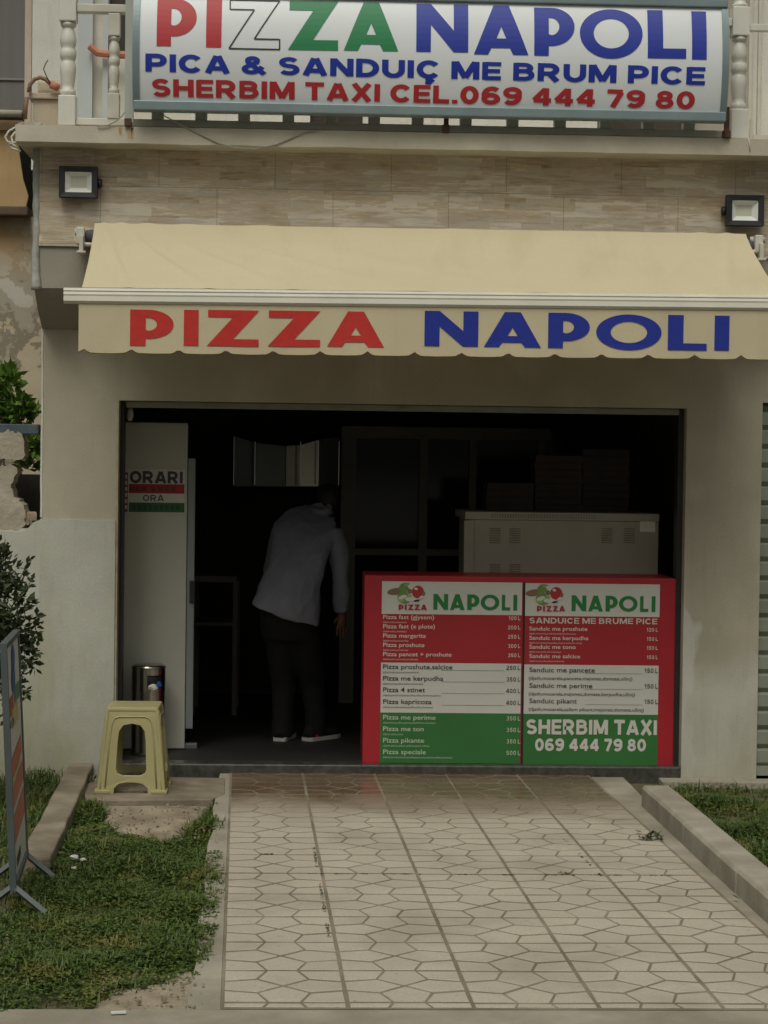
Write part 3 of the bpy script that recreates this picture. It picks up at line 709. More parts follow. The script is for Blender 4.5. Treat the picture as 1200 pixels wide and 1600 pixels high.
mb = MB(); mb.box((X(1172, YU), YU - .03, ZT), (X(1176, YU), YU - .001, 5.6)); mb.box((X(1158, YU), YU - .025, ZT), (X(1163, YU), YU - .001, 5.6)); mb.build('door_trim', M_OFFW, bd)
# shop interior shell
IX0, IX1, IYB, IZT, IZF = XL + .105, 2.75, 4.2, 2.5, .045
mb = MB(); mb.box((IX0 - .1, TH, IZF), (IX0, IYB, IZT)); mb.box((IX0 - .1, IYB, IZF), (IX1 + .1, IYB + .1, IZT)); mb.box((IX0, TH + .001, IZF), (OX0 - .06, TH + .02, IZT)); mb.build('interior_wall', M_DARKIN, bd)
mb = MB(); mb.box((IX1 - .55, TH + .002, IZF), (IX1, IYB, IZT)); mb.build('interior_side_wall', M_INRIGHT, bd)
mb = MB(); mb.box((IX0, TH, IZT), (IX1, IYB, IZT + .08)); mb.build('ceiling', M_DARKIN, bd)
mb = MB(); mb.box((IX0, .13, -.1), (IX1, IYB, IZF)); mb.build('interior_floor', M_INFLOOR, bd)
mb = MB(); mb.box((OX0, .0, -.1), (OX1, .128, .046)); bevel(mb.build('door_sill', M_SILL, bd), .008)
# rolling door: guide rails and bottom bar tucked under the lintel
M_GUIDE = pm('dark_guide_metal', (.035, .036, .035), .5, .2, 8, .1, 60, metal=.3)
mb = MB(); mb.box((OX0 + .0005, .07, IZF + .002), (OX0 + .021, .16, OZ - .002)); mb.build('guide_rail', M_GUIDE, bd); mb = MB(); mb.box((OX1 - .03, .07, IZF + .002), (OX1 - .0005, .16, OZ - .002)); mb.build('guide_rail', M_GUIDE, bd)
mb = MB(); mb.box((OX0 + .031, .05, OZ - .035), (OX1 - .031, .11, OZ - .003), .004); mb.box((X(630, .04) - .03, .035, OZ - .034), (X(630, .04) + .03, .05, OZ - .02)); mb.build('door_bottom_bar', pm('grey_green_bar', (.26, .26, .2), .5, .12, 9, .1, 60), bd)
# roller shutter of the next bay
sh = MB(); sx0, sx1 = PX1 + .003, PX1 + 2.398; zt = Z(629, 0, 1190) - .002; z = .05; 
step = .102
while z < zt:
    z2 = min(z + step, zt); sh.add([(sx0, .05, z), (sx1, .05, z), (sx1, .032, z + .02), (sx0, .032, z + .02), (sx1, .03, z2 - .018), (sx0, .03, z2 - .018), (sx1, .055, z2 - .006), (sx0, .055, z2 - .006), (sx1, .05, z2), (sx0, .05, z2)],
           [(0, 1, 2, 3), (3, 2, 4, 5), (5, 4, 6, 7), (7, 6, 8, 9)]); z = z2
rs = thing('roller_shutter', (PX1 + 1.2, .05, 0), 'closed grey green roller shutter beside the right pillar', 'shutter'); sh.build('slats', M_SHUT, rs, recalc=False)
mb = MB(); mb.box((sx0, .02, -.0), (sx1, .06, .05)); mb.build('bottom_rail', M_SHUT, rs)
# plinth at right
mb = MB(); xa = X(1034, -.12, 1228); x = xa; k = 0
while x < 4.5:
    L_ = [.40, .62, .6, .55, .7, .6, .6][k % 7]; mb.box((x + .002, -.14, -.16), (x + L_ - .002, -.001, -.012 + random.uniform(-.003, .003)), .004); x += L_; k += 1
tag(mb.build('plinth', M_CONC), 'low grey concrete plinth blocks under the right pillar', 'plinth')

# ------------------------------------------------------------ balcony railing
YR = SLY + .11
rl = thing('balcony_railing', (0, YR, ZT), 'white turned baluster railing along the balcony above the awning', 'railing')
def turned(mb, x, zb, s, blocks, hw):
    z0 = zb
    prof_t = [(.80, 0), (.92, .03), (.92, .07), (.70, .10), (.74, .15), (.92, .30), (.96, .38), (.82, .46), (.74, .485), (.90, .51), (.97, .56), (.92, .62), (.74, .655), (.90, .69), (.96, .76), (.80, .86), (.66, .91), (.66, .93), (.90, .95), (.90, .985), (.78, 1)]
    for kind, h in blocks:
        if kind == 'b': mb.smooth = False; mb.box((x - hw, YR - hw, z0), (x + hw, YR + hw, z0 + h), min(.006, hw * .15))
        else: mb.smooth = True; mb.lathe([(r * hw, q * h) for r, q in prof_t], (x, YR, z0 - .0), 18, False)
        z0 += h
for px in (106, 1154):
    mb = MB(); turned(mb, X(px, YR, 150), ZT + .012, 1, [('b', .155), ('t', .375), ('b', .15), ('t', .24), ('b', .1)], .044); mb.build('post', M_WHITEP, rl)
bal = [178, 247, 315, 382, 451, 518, 585, 653, 728, 801, 875, 946, 1013, 1076]
for px in bal:
    mb = MB(); turned(mb, X(px, YR, 150), ZT + .055, 1, [('b', .13), ('t', .29), ('b', .115)], .03); mb.build('baluster', M_OFFW, rl)
xa, xb = X(106, YR, 150), X(1154, YR, 150)
mb = MB(); mb.box((xa + .045, YR - .025, ZT + .02), (xb - .045, YR + .025, ZT + .056), .004); mb.build('bottom_rail', M_OFFW, rl)
mb = MB(); mb.box((xa + .045, YR - .03, Z(21, YR, 160)), (xb - .045, YR + .03, Z(8, YR, 160)), .005); mb.build('top_rail', M_OFFW, rl)
mb = MB(); z_ = Z(44, YR, 1185); mb.box((xb + .045, YR - .02, z_ - .018), (xb + 3, YR + .02, z_ + .018), .004); mb.build('side_rail', M_WHITEP, rl)
mb = MB(); mb.box((X(1166, YR) , YR + .05, ZT + .0), (X(1171, YR), YR + .06, ZT + .13)); mb.box((X(1171.5, YR), YR + .05, ZT), (X(1171.5, YR) + 2, YR + .07, ZT + .05)); mb.build('base_plate', M_OFFW, rl)

# ------------------------------------------------------------ light box sign
YS = SLY - .015; BUL = .055
zs0 = Z(171.5, YS - .075, 213) + .022; zs1 = Z(4, YS - .075, 1130) - .004
xs0, xs1 = X(213, YS - .02, 170), X(1128, YS - .02, 170)
def bulge(x, z):
    q = (z - (zs0 + zs1) / 2) / ((zs1 - zs0) / 2); return YS - .05 - BUL * (1 - min(1, q * q))
sg = thing('light_box_sign', (0, YS, zs0), 'large white curved light box sign in front of the balcony railing', 'sign')
n = 22; zz = [zs0 + (zs1 - zs0) * i / n for i in range(n + 1)]
mb = MB(); mb.smooth = True
vs = [(x, bulge(0, z), z) for z in zz for x in (xs0, xs1)]
mb.add(vs, [(2 * i, 2 * i + 1, 2 * i + 3, 2 * i + 2) for i in range(n)]); mb.build('face', M_SIGN, sg)
mb = MB(); rim = .034
mb.box((xs0 - .012, YS - .075, zs0 - .022), (xs1 + .012, YS + .0, zs0 + .028), .006); mb.box((xs0 - .012, YS - .075, zs1 - .02), (xs1 + .012, YS, zs1 + .022), .006)
for x0, x1 in ((xs0 - .014, xs0 + rim - .014), (xs1 - rim + .014, xs1 + .014)):
    for i in range(n):
        a, b_ = zz[i], zz[i + 1]; ya, yb_ = bulge(0, a) - .008, bulge(0, b_) - .008
        mb.add([(x0, ya, a), (x1, ya, a), (x1, yb_, b_), (x0, yb_, b_), (x0, YS, a), (x1, YS, a), (x1, YS, b_), (x0, YS, b_)], [(0, 1, 2, 3), (0, 3, 7, 4), (1, 5, 6, 2)])
mb.add([(xs0, YS, zs0), (xs1, YS, zs0), (xs1, YS, zs1), (xs0, YS, zs1)], [(0, 1, 2, 3)])
mb.build('frame', M_ALU, sg)
S2 = lambda x, z: bulge(x, z) - .0025
YT = YS - .05 - BUL * .7
for nm, mt, gs in (('red_lettering', M_RED, [('P', 245, 307, -5, 73), ('I', 322, 346, -3, 75)]),
                   ('green_lettering', M_GREEN, [('Z', 450, 528, -1, 79), ('A', 537, 622, 1, 80)]),
                   ('blue_lettering', M_BLUE, [('N', 650, 731, 4, 82), ('A', 740, 825, 6, 86), ('P', 834, 897, 10, 88), ('O', 905, 1003, 12, 92), ('L', 1011, 1071, 14, 92), ('I', 1080, 1103, 16, 94)])):
    mb = MB()
    for ch, x0, x1, yt, yb_ in gs: glyph(mb, ch, x0, x1, yt, yb_, YT, S2, 8)
    mb.build(nm, mt, sg)
# the white Z with a black outline
mb = MB(); zpts = [P(358 + 79 * u, 77 + 79 * u * .02 - 79 * v, Y=YT) for u, v in GL['Z'][0]]
for i in range(len(zpts)):
    a, b_ = zpts[i - 1], zpts[i]; k = 6; d = (b_ - a); nn = Vector((-d.z, 0, d.x)).normalized() * .0035
    for j in range(k):
        p, q = a + d * (j / k), a + d * ((j + 1) / k)
        vs = [p + nn, q + nn, q - nn, p - nn]; mb.add([(v.x, S2(v.x, v.z), v.z) for v in vs], [(0, 1, 2, 3)])
mb.build('outlined_letter', M_BLACK, sg)
YT2 = YS - .05 - BUL * .75
mb = MB(); line(mb, 'PICA & SANDUIÇ ME BRUM PICE', 228, 112, 27, YT2, x1=1101, bold='heavy', surf=S2, rows=5, slope=.024); mb.build('blue_line', M_BLUE, sg)
YT3 = YS - .05 - BUL * .45
mb = MB(); line(mb, 'SHERBIM TAXI CEL.069 444 79 80', 237, 150, 26, YT3, x1=1085, bold='heavy', surf=S2, rows=5, slope=.0235); mb.build('red_line', M_RED, sg)
# sign legs
mb = MB(); xl = X(202, YS, 100); mb.box((xl - .022, YS + .002, ZT + .02), (xl + .022, YS + .03, 4.2)); mb.build('support_plate', pm('grey_plate', (.42, .44, .40), .55, .1, 6, .08, 60), sg)
for px, py in ((201, 203), (697, 203), (1135, 213)):
    mb = MB(); a = P(px, py, Y=YS + .02); mb.box((a.x - .02, YS - .005, ZT + .002), (a.x + .016, YS + .04, ZT + .04), .004); mb.box((a.x - .012, YS + .005, ZT + .04), (a.x + .012, YS + .03, ZT + .16)); mb.build('rusty_bracket', M_RUST, sg)

# ------------------------------------------------------------ wires
mb = MB(); mb.smooth = True
pts = [P(a, b, Y=y) for a, b, y in ((242, 172, SLY - .03), (262, 184, SLY - .01), (300, 204, SLY - .006), (340, 223, SLY - .006), (365, 231, SLY - .006), (398, 233, SLY - .006), (430, 226, SLY - .006), (455, 216, SLY - .006), (475, 207, SLY - .006), (500, 203, SLY - .01))]
mb.tube(pts, .0032, 6); tag(mb.build('cable', M_WIRE), 'thin grey cable sagging across the balcony edge below the sign', 'cable')
mb = MB(); mb.smooth = True; pts = [P(a, b, Y=SLY - .01) for a, b in ((197, 172), (190, 182), (180, 190), (168, 196), (152, 197))]; mb.tube(pts, .0035, 6); tag(mb.build('cable', M_WIRE), 'short grey cable bent down onto the ledge left of the sign', 'cable')
mb = MB(); mb.smooth = True
for pp in (((26, 198), (14, 205), (8, 214), (12, 222), (26, 224)), ((24, 206), (18, 214), (20, 226), (30, 232)), ((24, 222), (14, 226), (18, 232), (32, 236))):
    mb.tube([P(a, b, Y=SLY + .03) for a, b in pp], .006, 6)
tag(mb.build('cable', M_OFFW), 'loose white wire ends curling off the left end of the ledge', 'cable')
mb = MB(); mb.smooth = True; mb.tube([P(1170, 216, Y=SLY - .004), P(1172, 236, Y=SLY - .004), P(1172, 244, Y=YB - .02), P(1173, 275, Y=YB - .02)], .003, 5); tag(mb.build('cable', M_OFFW), 'thin pale cable hanging down from the right balcony post', 'cable')

# ------------------------------------------------------------ floodlights
def flood(cx, cz, knob, label):
    t = thing('floodlight', (cx, YB - .02, cz), label, 'floodlight', 'floodlights on the stone band')
    yf = YB - .085; hw, hh = .098, .080; tl = .008
    mb = MB(); o = [(cx - hw, yf, cz - hh), (cx + hw, yf, cz - hh), (cx + hw, yf, cz + hh), (cx - hw, yf, cz + hh)]
    iw, ih = .068, .052
    i1 = [(cx - iw, yf + .004, cz - ih), (cx + iw, yf + .004, cz - ih), (cx + iw, yf + .004, cz + ih), (cx - iw, yf + .004, cz + ih)]
    i2 = [(a, yf + .016, b_) for a, _, b_ in i1]; bk = [(a, yf + .045, b_) for a, _, b_ in o]
    mb.add(o + i1 + i2 + bk, [(k, (k + 1) % 4, 4 + (k + 1) % 4, 4 + k) for k in range(4)] + [(4 + k, 4 + (k + 1) % 4, 8 + (k + 1) % 4, 8 + k) for k in range(4)] + [(k, 12 + k, 12 + (k + 1) % 4, (k + 1) % 4) for k in range(4)] + [(12, 15, 14, 13)])
    for q in range(7): mb.box((cx - hw + .02 + q * .025, yf + .046, cz - .06), (cx - hw + .026 + q * .025, yf + .06, cz + .06))
    bevel(mb.build('housing', M_LAMPB, t), .004)
    mb = MB(); a = [(cx - iw, yf + .012, cz - ih), (cx + iw, yf + .012, cz - ih), (cx + iw, yf + .012, cz + ih), (cx - iw, yf + .012, cz + ih)]
    b2 = [(cx - .04, yf + .036, cz - .026), (cx + .04, yf + .036, cz - .026), (cx + .04, yf + .036, cz + .032), (cx - .04, yf + .036, cz + .032)]
    mb.add(a + b2, [(k, (k + 1) % 4, 4 + (k + 1) % 4, 4 + k) for k in range(4)]); r = mb.build('reflector', M_REFL, t)
    mb = MB(); mb.add(b2, [(0, 1, 2, 3)]); mb.build('led', M_LED, t)
    mb = MB(); s = knob
    mb.smooth = True; mb.tube([(cx + s * hw, YB - .05, cz), (cx + s * (hw + .02), YB - .05, cz)], .02, 10); mb.smooth = False; mb.box((min(cx + s * (hw + .004), cx + s * (hw + .012)), YB - .055, cz - .022), (max(cx + s * (hw + .004), cx + s * (hw + .012)), YB - .012, cz + .022))
    mb.box((cx - hw, YB - .025, cz - .02), (cx + hw, YB - .013, cz + .02)); mb.build('bracket', M_LAMPB, t)
    return t
a = P(122, 284, Y=YB - .085); flood(a.x, a.z, 1, 'black floodlight at the left end of the stone band above the awning')
a = P(1165, 328.5, Y=YB - .085); flood(a.x, a.z, -1, 'black floodlight at the right end of the stone band below the baluster post')

# ------------------------------------------------------------ awning
YR1, YF = YB - .10, -1.02
aw = thing('awning', (.7, YB, Z(400, YB)), 'cream canvas awning with scalloped lettered valance over the shopfront', 'awning')
tl, tr = P(148, 358, Y=YR1), P(1165, 374.5, Y=YR1); bl_, br_ = P(128, 449, Y=YF + .02), P(1222, 462, Y=YF + .02)
def valn(v): return v
mb = MB(); mb.smooth = True; nx, ny = 220, 24
for j in range(ny + 1):
    for i in range(nx + 1):
        u, v = i / nx, j / ny; p = tl.lerp(tr, u).lerp(bl_.lerp(br_, u), v)
        fold = sum(a_ * math.exp(-((u - u0 - v * sl) / wd_) ** 2) for u0, sl, wd_, a_ in ((.015, .05, .006, .008), (.04, .14, .008, .009), (.08, .22, .012, .008), (.14, .34, .014, .007), (.25, .4, .02, .005), (.55, -.1, .02, .004), (.93, -.12, .01, .006), (.97, -.05, .008, .006)))
        sag = -.014 * math.sin(math.pi * v) + 1.7 * fold * math.sin(math.pi * min(1, v * .8 + .15)) + .007 * noise.noise((u * 5 + v * 2.2, v * 1.5, 0)) * math.sin(math.pi * v) + .004 * noise.noise((u * 9 - v * 5, v, 3)) * math.sin(math.pi * v)
        mb.v.append((p.x, p.y, p.z + sag + (.03 * (1 - v) ** 6)))
for j in range(ny):
    for i in range(nx): a = j * (nx + 1) + i; mb.face((a, a + 1, a + nx + 2, a + nx + 1))
fab = mb.build('canopy', M_FABRIC, aw)
# front bar
fa, fb = P(100, 450, Y=YF), P(1235, 462, Y=YF); hb = P(100, 450, Y=YF).z - P(100, 474, Y=YF).z
prof = [(.02, 0), (-.015, .0), (-.0185, -.012), (-.0155, -.018), (-.0185, -.030), (-.0160, -.038), (-.018, -hb + .012), (-.008, -hb), (.02, -hb)]
mb = MB(); mb.add([(fa.x, YF + y, fa.z + z) for y, z in prof] + [(fb.x, YF + y, fb.z + z) for y, z in prof], [[i, i + 1, len(prof) + i + 1, len(prof) + i] for i in range(len(prof) - 1)] + [list(range(len(prof))), list(range(len(prof), 2 * len(prof)))[::-1]])
mb.build('front_bar', pm('white_aluminium', (.70, .68, .58), .4, .05, 5, .04, 80), aw)
# valance with scalloped hem
YV = YF - .004
va, vb_ = P(123, 474, Y=YV), P(1232, 486, Y=YV); vh = P(123, 474, Y=YV).z - P(123, 551, Y=YV).z
mb = MB(); mb.smooth = True; nx = 240; wsc = (P(340, 550, Y=YV).x - P(266, 550, Y=YV).x); x_s0 = P(205, 550, Y=YV).x
def vy(x, z): return YV - .010 * (noise.noise((x * 2.3, 0, 0)) * (fa.z - hb - z) / vh)
for i in range(nx + 1):
    u = i / nx; x = va.x + (vb_.x - va.x) * u; zt_ = va.z + (vb_.z - va.z) * u
    ph = ((x - x_s0) / wsc) % 1.0; nt_ = max(0, 1 - min(ph, 1 - ph) / .13); zb = zt_ - vh + .016 * nt_ ** 1.2 - .006 * math.sin(math.pi * ph) ** .5 + .006
    for j in range(4): z = zt_ + (zb - zt_) * j / 3; mb.v.append((x, vy(x, z), z))
for i in range(nx):
    for j in range(3): a = i * 4 + j; mb.face((a, a + 4, a + 5, a + 1))
val = mb.build('valance', M_FABRIC, aw)
SV = lambda x, z: vy(x, z) - .003
mb = MB()
for ch, x0, x1, yt, yb_ in (('P', 203, 271, 483.5, 540), ('I', 287, 310, 484, 540), ('Z', 323, 404, 484, 540.5), ('Z', 418, 500, 485, 541), ('A', 511, 600, 486, 541.5)): glyph(mb, ch, x0, x1, yt, yb_, YV, SV, 2)
mb.build('red_lettering', M_REDV, val)
mb = MB()
for ch, x0, x1, yt, yb_ in (('N', 663, 747, 485.5, 540.5), ('A', 756, 845, 487, 542), ('P', 856, 921, 488.5, 543.5), ('O', 931, 1033, 490.5, 546.5), ('L', 1043, 1104, 492, 547), ('I', 1116, 1139, 493, 547.5)): glyph(mb, ch, x0, x1, yt, yb_, YV, SV, 2)
mb.build('blue_lettering', M_BLUEV, val)
# dark hem piping
mb = MB(); mb.smooth = True
for i in range(nx):
    p, q = mb, None
pts = [val.data.vertices[i * 4 + 3].co + origin(val) for i in range(nx + 1)]
mb.tube([(p.x, p.y - .001, p.z - .002) for p in pts], .0024, 4); mb.build('hem_piping', pm('brown_piping', (.22, .16, .09), .9, .2, 20, .1, 60), val)
# roller tube, brackets, folding arms
zr = tl.z - .035
mb = MB(); mb.smooth = True; mb.tube([(X(134, YR1, 370), YR1 + .03, zr), (X(1180, YR1, 385), YR1 + .03, tr.z - .035)], .036, 14); mb.build('roller_tube', M_GREYM, aw)
for px, py in ((126, 372), (1186, 384)):
    c = P(px, py, Y=YR1 - .02); mb = MB()
    mb.box((c.x - .022, YB - .012 - .12, c.z - .03), (c.x + .02, YB - .013, c.z + .055), .006); mb.box((c.x - .004, YB - .16, c.z - .075), (c.x + .018, YB - .10, c.z + .01), .004); mb.box((c.x - .016, YB - .165, c.z - .08), (c.x + .03, YB - .09, c.z - .068), .003)
    mb.smooth = True; mb.tube([(c.x - .035, YB - .07, c.z + .035), (c.x + .04, YB - .07, c.z + .035)], .018, 10); mb.tube([(c.x + .0, YB - .12, c.z - .03), (c.x + (.07 if px < 600 else -.07), YB - .12, c.z - .035)], .012, 8)
    mb.build('bracket', M_OFFW, aw)
for sx, s in ((tl.x + .35, 1), (tr.x - .35, -1)):
    mb = MB(); mb.smooth = True; zf = fa.z - .03
    mb.tube([(sx, YB - .05, zr - .07), (sx + s * .42, YB - .30, (zr + zf) / 2 - .05), (sx + s * .1, YF + .04, zf)], .016, 8); mb.build('folding_arm', M_OFFW, aw)

# ------------------------------------------------------------ counter with menu boards
YC = .075
ct = thing('counter', (X(810, YC), YC, IZF), 'red counter front carrying two price boards in the shop opening', 'counter')
cx0, cx1 = X(568, YC, 1050), X(1054, YC, 1050); cz1 = Z(901.5, YC, 800)
mb = MB(); mb.box((cx0, YC, IZF), (cx1, YC + .03, cz1 - .001), .003); mb.box((cx0, YC + .031, cz1 - .03), (cx1, YC + .45, cz1), .003); mb.box((cx0, YC + .031, IZF), (cx0 + .03, YC + .44, cz1 - .031)); mb.box((cx1 - .03, YC + .031, IZF), (cx1, YC + .44, cz1 - .031))
mb.build('body', M_CTRED, ct)
def emblem(mb, x0, y0, Y):
    """round clip-art badge: peel, green, white and red patches above a small red word"""
    def blob(pts, off):
        q = [P(x0 + a, y0 + b_, Y=Y - off) for a, b_ in pts]; mb.add([p[:] for p in q], [list(range(len(q)))])
    E = lambda cx, cy, rx, ry, a=0: [(cx + rx * math.cos(t) * math.cos(a) - ry * math.sin(t) * math.sin(a), cy + rx * math.cos(t) * math.sin(a) + ry * math.sin(t) * math.cos(a)) for t in np.linspace(0, 2 * math.pi, 24, endpoint=False)]
    mb.cur = 0; blob(E(12, 13, 14, 5.2, -.12), .0005)          # brown peel
    mb.cur = 3; blob(E(38, 13, 17, 13, .2), .0008); mb.cur = 1; blob(E(29, 10, 13, 10, .3), .0010); blob(E(25, 23, 11, 9, .2), .0012); mb.cur = 5; blob(E(31, 7, 8, 5, .5), .0011); blob(E(20, 26, 5, 4, .1), .0014)
    mb.cur = 3; blob(E(36, 10, 8, 9, .4), .0013); blob(E(22, 22, 7, 3, -.3), .0016); blob(E(37, 24, 11, 4.5, -.15), .0016)
    mb.cur = 2; blob(E(46, 14, 9.5, 10, .1), .0019); mb.cur = 3; blob(E(43, 9, 3, 2, .4), .0020); blob(E(52, 22, 5, 2.2, -.5), .0020); mb.cur = 5; blob(E(33, 20, 4, 2.4, .3), .0020); mb.cur = 0; blob(E(33, 13, 4, 4), .0021); blob(E(55, 17, 2.2, 3.5, .4), .0021)
    mb.cur = 4; blob(E(44, 27.5, 4.5, 1.4, -.1), .0023); mb.cur = 1; blob(E(26, 8, 6, 4, .2), .0024)
M_EMB = [pm('emblem_brown', (.22, .14, .09), .6, .1, 20, .05, 60), pm('emblem_green', (.16, .27, .07), .6, .15, 60, .05, 60), pm('emblem_red', (.42, .03, .04), .6, .1, 20, .05, 60), M_MWHITE, M_BLACK, pm('emblem_pale_green', (.30, .40, .16), .6, .15, 60, .05, 60)]
def board(px0, px1, yt, rows, xm):
    """rows: list of (y px at px0, material index)"""
    mb = MB(); ys = [r[0] for r in rows]
    a, b_ = P(px0, rows[0][0], Y=YC).x, P(px1, rows[0][0], Y=YC).x
    zs = [Z(y, YC, px0) for y in ys]
    for k in range(len(rows) - 1):
        mb.cur = rows[k][1]; y = YC - .006
        mb.add([(a, y, zs[k + 1]), (b_, y, zs[k + 1]), (b_, y, zs[k]), (a, y, zs[k])], [(0, 1, 2, 3)])
    mb.cur = rows[0][1]; mb.add([(a, YC - .006, zs[-1]), (b_, YC - .006, zs[-1]), (b_, YC - .006, zs[0]), (a, YC - .006, zs[0]), (a, YC - .0005, zs[-1]), (b_, YC - .0005, zs[-1]), (b_, YC - .0005, zs[0]), (a, YC - .0005, zs[0])], [(0, 4, 5, 1), (3, 2, 6, 7), (0, 3, 7, 4), (1, 5, 6, 2)])
    o = mb.build('menu_board', [M_MWHITE, M_MRED, M_MGREEN], ct, recalc=False); return o
YL = YC - .0085
mb = MB(); a = P(817.3, 1050, Y=YC); mb.box((a.x - .005, YC - .0072, Z(1193, YC, 817)), (a.x + .005, YC - .0003, Z(910, YC, 817))); mb.build('joint_strip', M_BLACK, ct)
b1 = board(597, 816, 908, [(908, 0), (959, 1), (1035, 0), (1113, 2), (1191.5, 2)], 0); b1['label'] = 'left price board listing pizzas'
b2 = board(818.5, 1031, 912, [(911, 0), (962, 1), (1038, 0), (1115, 2), (1193.5, 2)], 0); b2['label'] = 'right price board listing sandwiches with phone number'
for bo, ex in ((b1, 607), (b2, 823)):
    dy = (ex - 607) * .010
    mb = MB(); emblem(mb, ex, 911 + dy, YL); mb.build('emblem', M_EMB, bo, recalc=False)
    mb = MB()
    for ch, x0, x1 in (('P', 0, 7.5), ('I', 9.5, 12.5), ('Z', 14.5, 23), ('Z', 24.5, 33), ('A', 34.5, 44)): glyph(mb, ch, ex + 16 + x0, ex + 16 + x1, 944.5 + dy, 953 + dy, YL - .003)
    mb.build('red_lettering', M_MRED, bo)
    mb = MB(); gx = ex + 70
    for ch, x0, x1 in (('N', 0, 23), ('A', 26, 49), ('P', 53, 72), ('O', 74, 103), ('L', 107, 120), ('I', 125, 131)): glyph(mb, ch, gx + x0, gx + x1, 928 + dy + (x0 * .012), 952.5 + dy + x0 * .012, YL)
    mb.build('green_lettering', M_GREENL, bo)
mw, mk, mg = MB(), MB(), MB()
def row(mbx, name, price, y, cap, sub, subcap=2.6, x=598.5, xr=813, dots=True):
    line(mbx, name, x, y, cap, YL, bold=.012, slope=.008, stretch=1.22); line(mbx, price, xr, y + 2, cap, YL, bold='light', slope=.006, align='r', stretch=.86)
    line(mbx, sub, x, y + subcap + 3.6, subcap, YL, bold=.0, slope=.008, stretch=1.2)
red1 = [('Pizza fast (gjysem)', '100 L', 967, '(djath,salce,domate)'), ('Pizza fast (e plote)', '200 L', 981.5, '(djath,salce,domate)'), ('Pizza margarita', '250 L', 996, '(djath,salce,mocarela)'), ('Pizza proshute', '300 L', 1010.5, '(djath,salce,proshute)'), ('Pizza pancet + proshute', '350 L', 1025, '(djath,salce,pancete,proshute)')]
for n_, p_, y_, s_ in red1: row(mw, n_, p_, y_, 6.2, s_)
for n_, p_, y_, s_ in [('Pizza proshute,salcice', '250 L', 1045, '(djath,salce,proshute,salcice)'), ('Pizza me kerpudha', '350 L', 1063, '(djath,kerpudha,salce,mocarela)'), ('Pizza 4 stinet', '400 L', 1081, '(djath,proshute,kerpudha,ullinj,domate,speca)'), ('Pizza kapricoza', '400 L', 1099.5, '(djath,proshute,kerpudha,ullinj,domate)')]:
    row(mk, n_, p_, y_, 7, s_, 2.8)
    a, c = P(690, y_ + 2.5, Y=YL), P(788, y_ + 3.3, Y=YL); mk.add([(a.x, YL, a.z), (c.x, YL, c.z), (c.x, YL, c.z + .0014), (a.x, YL, a.z + .0014)], [(0, 1, 2, 3)])
for n_, p_, y_, s_ in [('Pizza me perime', '350 L', 1124, '(djath,kerpudha,speca,patellxhan,domate)'), ('Pizza me ton', '350 L', 1142, '(djath,salce,ton)'), ('Pizza pikante', '350 L', 1160, '(djath,salce,sallam pikant,speca,ullinj)'), ('Pizza speciale', '500 L', 1178, '(djath,proshute,kerpudha,pancete,salcice,ullinj,domate)')]: row(mg, n_, p_, y_, 7, s_, 2.8)
mw.build('pale_lettering', M_MTEXTR, b1); mk.build('black_lettering', M_MTEXTB, b1); mg.build('pale_green_lettering', M_MTEXTG, b1)
mw, mk, mg, mh = MB(), MB(), MB(), MB()
line(mh, 'SANDUICE ME BRUME PICE', 827, 974, 9, YL, x1=1027, bold='medium', slope=.008)
for n_, p_, y_, s_ in [('Sanduic me proshute', '120 L', 985, '(djath,mocarela,proshute,majonez,domate)'), ('Sanduic me kerpudha', '150 L', 999.5, '(djath,mocarela,kerpudha,majonez,domate,ullinj)'), ('Sanduic me tono', '150 L', 1013.5, '(djath,mocarela,ton,majonez)'), ('Sanduic me salcice', '150 L', 1028, '(djath,mocarela,salcice,majonez)')]: row(mw, n_, p_, y_, 6, s_, 2.4, 827, 1028)
for n_, p_, y_, s_ in [('Sanduic me pancete', '150 L', 1050, '(djath,mocarela,pancete,majonez,domate,ullinj)'), ('Sanduic me perime', '150 L', 1074.5, '(djath,mocarela,majonez,domate,kerpudha,ullinj)'), ('Sanduic pikant', '150 L', 1098.5, '(djath,mocarela,sallam pikant,majonez,domate,ullinj)')]:
    line(mk, n_, 827, y_, 7.2, YL, bold=.01, slope=.008, stretch=1.22); line(mk, p_, 1028, y_ + 1.5, 7.2, YL, bold='light', slope=.006, align='r', stretch=.86)
    line(mk, s_, 826, y_ + 12, 5.2, YL, x1=826 + {50: 162, 74: 166, 98: 180}[int(y_ - 1000)], bold=.004, slope=.008)
    a, c = P(914, y_ + 2.5, Y=YL), P(1004, y_ + 3.3, Y=YL); mk.add([(a.x, YL, a.z), (c.x, YL, c.z), (c.x, YL, c.z + .0014), (a.x, YL, a.z + .0014)], [(0, 1, 2, 3)])
line(mh, 'SHERBIM TAXI', 822, 1147, 23, YL, x1=1026, bold='heavy', slope=.007); line(mh, '069 444 79 80', 836, 1173, 19, YL, x1=1009, bold='heavy', slope=.005)
mw.build('pale_lettering', M_MTEXTR, b2); mk.build('black_lettering', M_MTEXTB, b2); mh.build('white_lettering', M_MTEXT, b2)

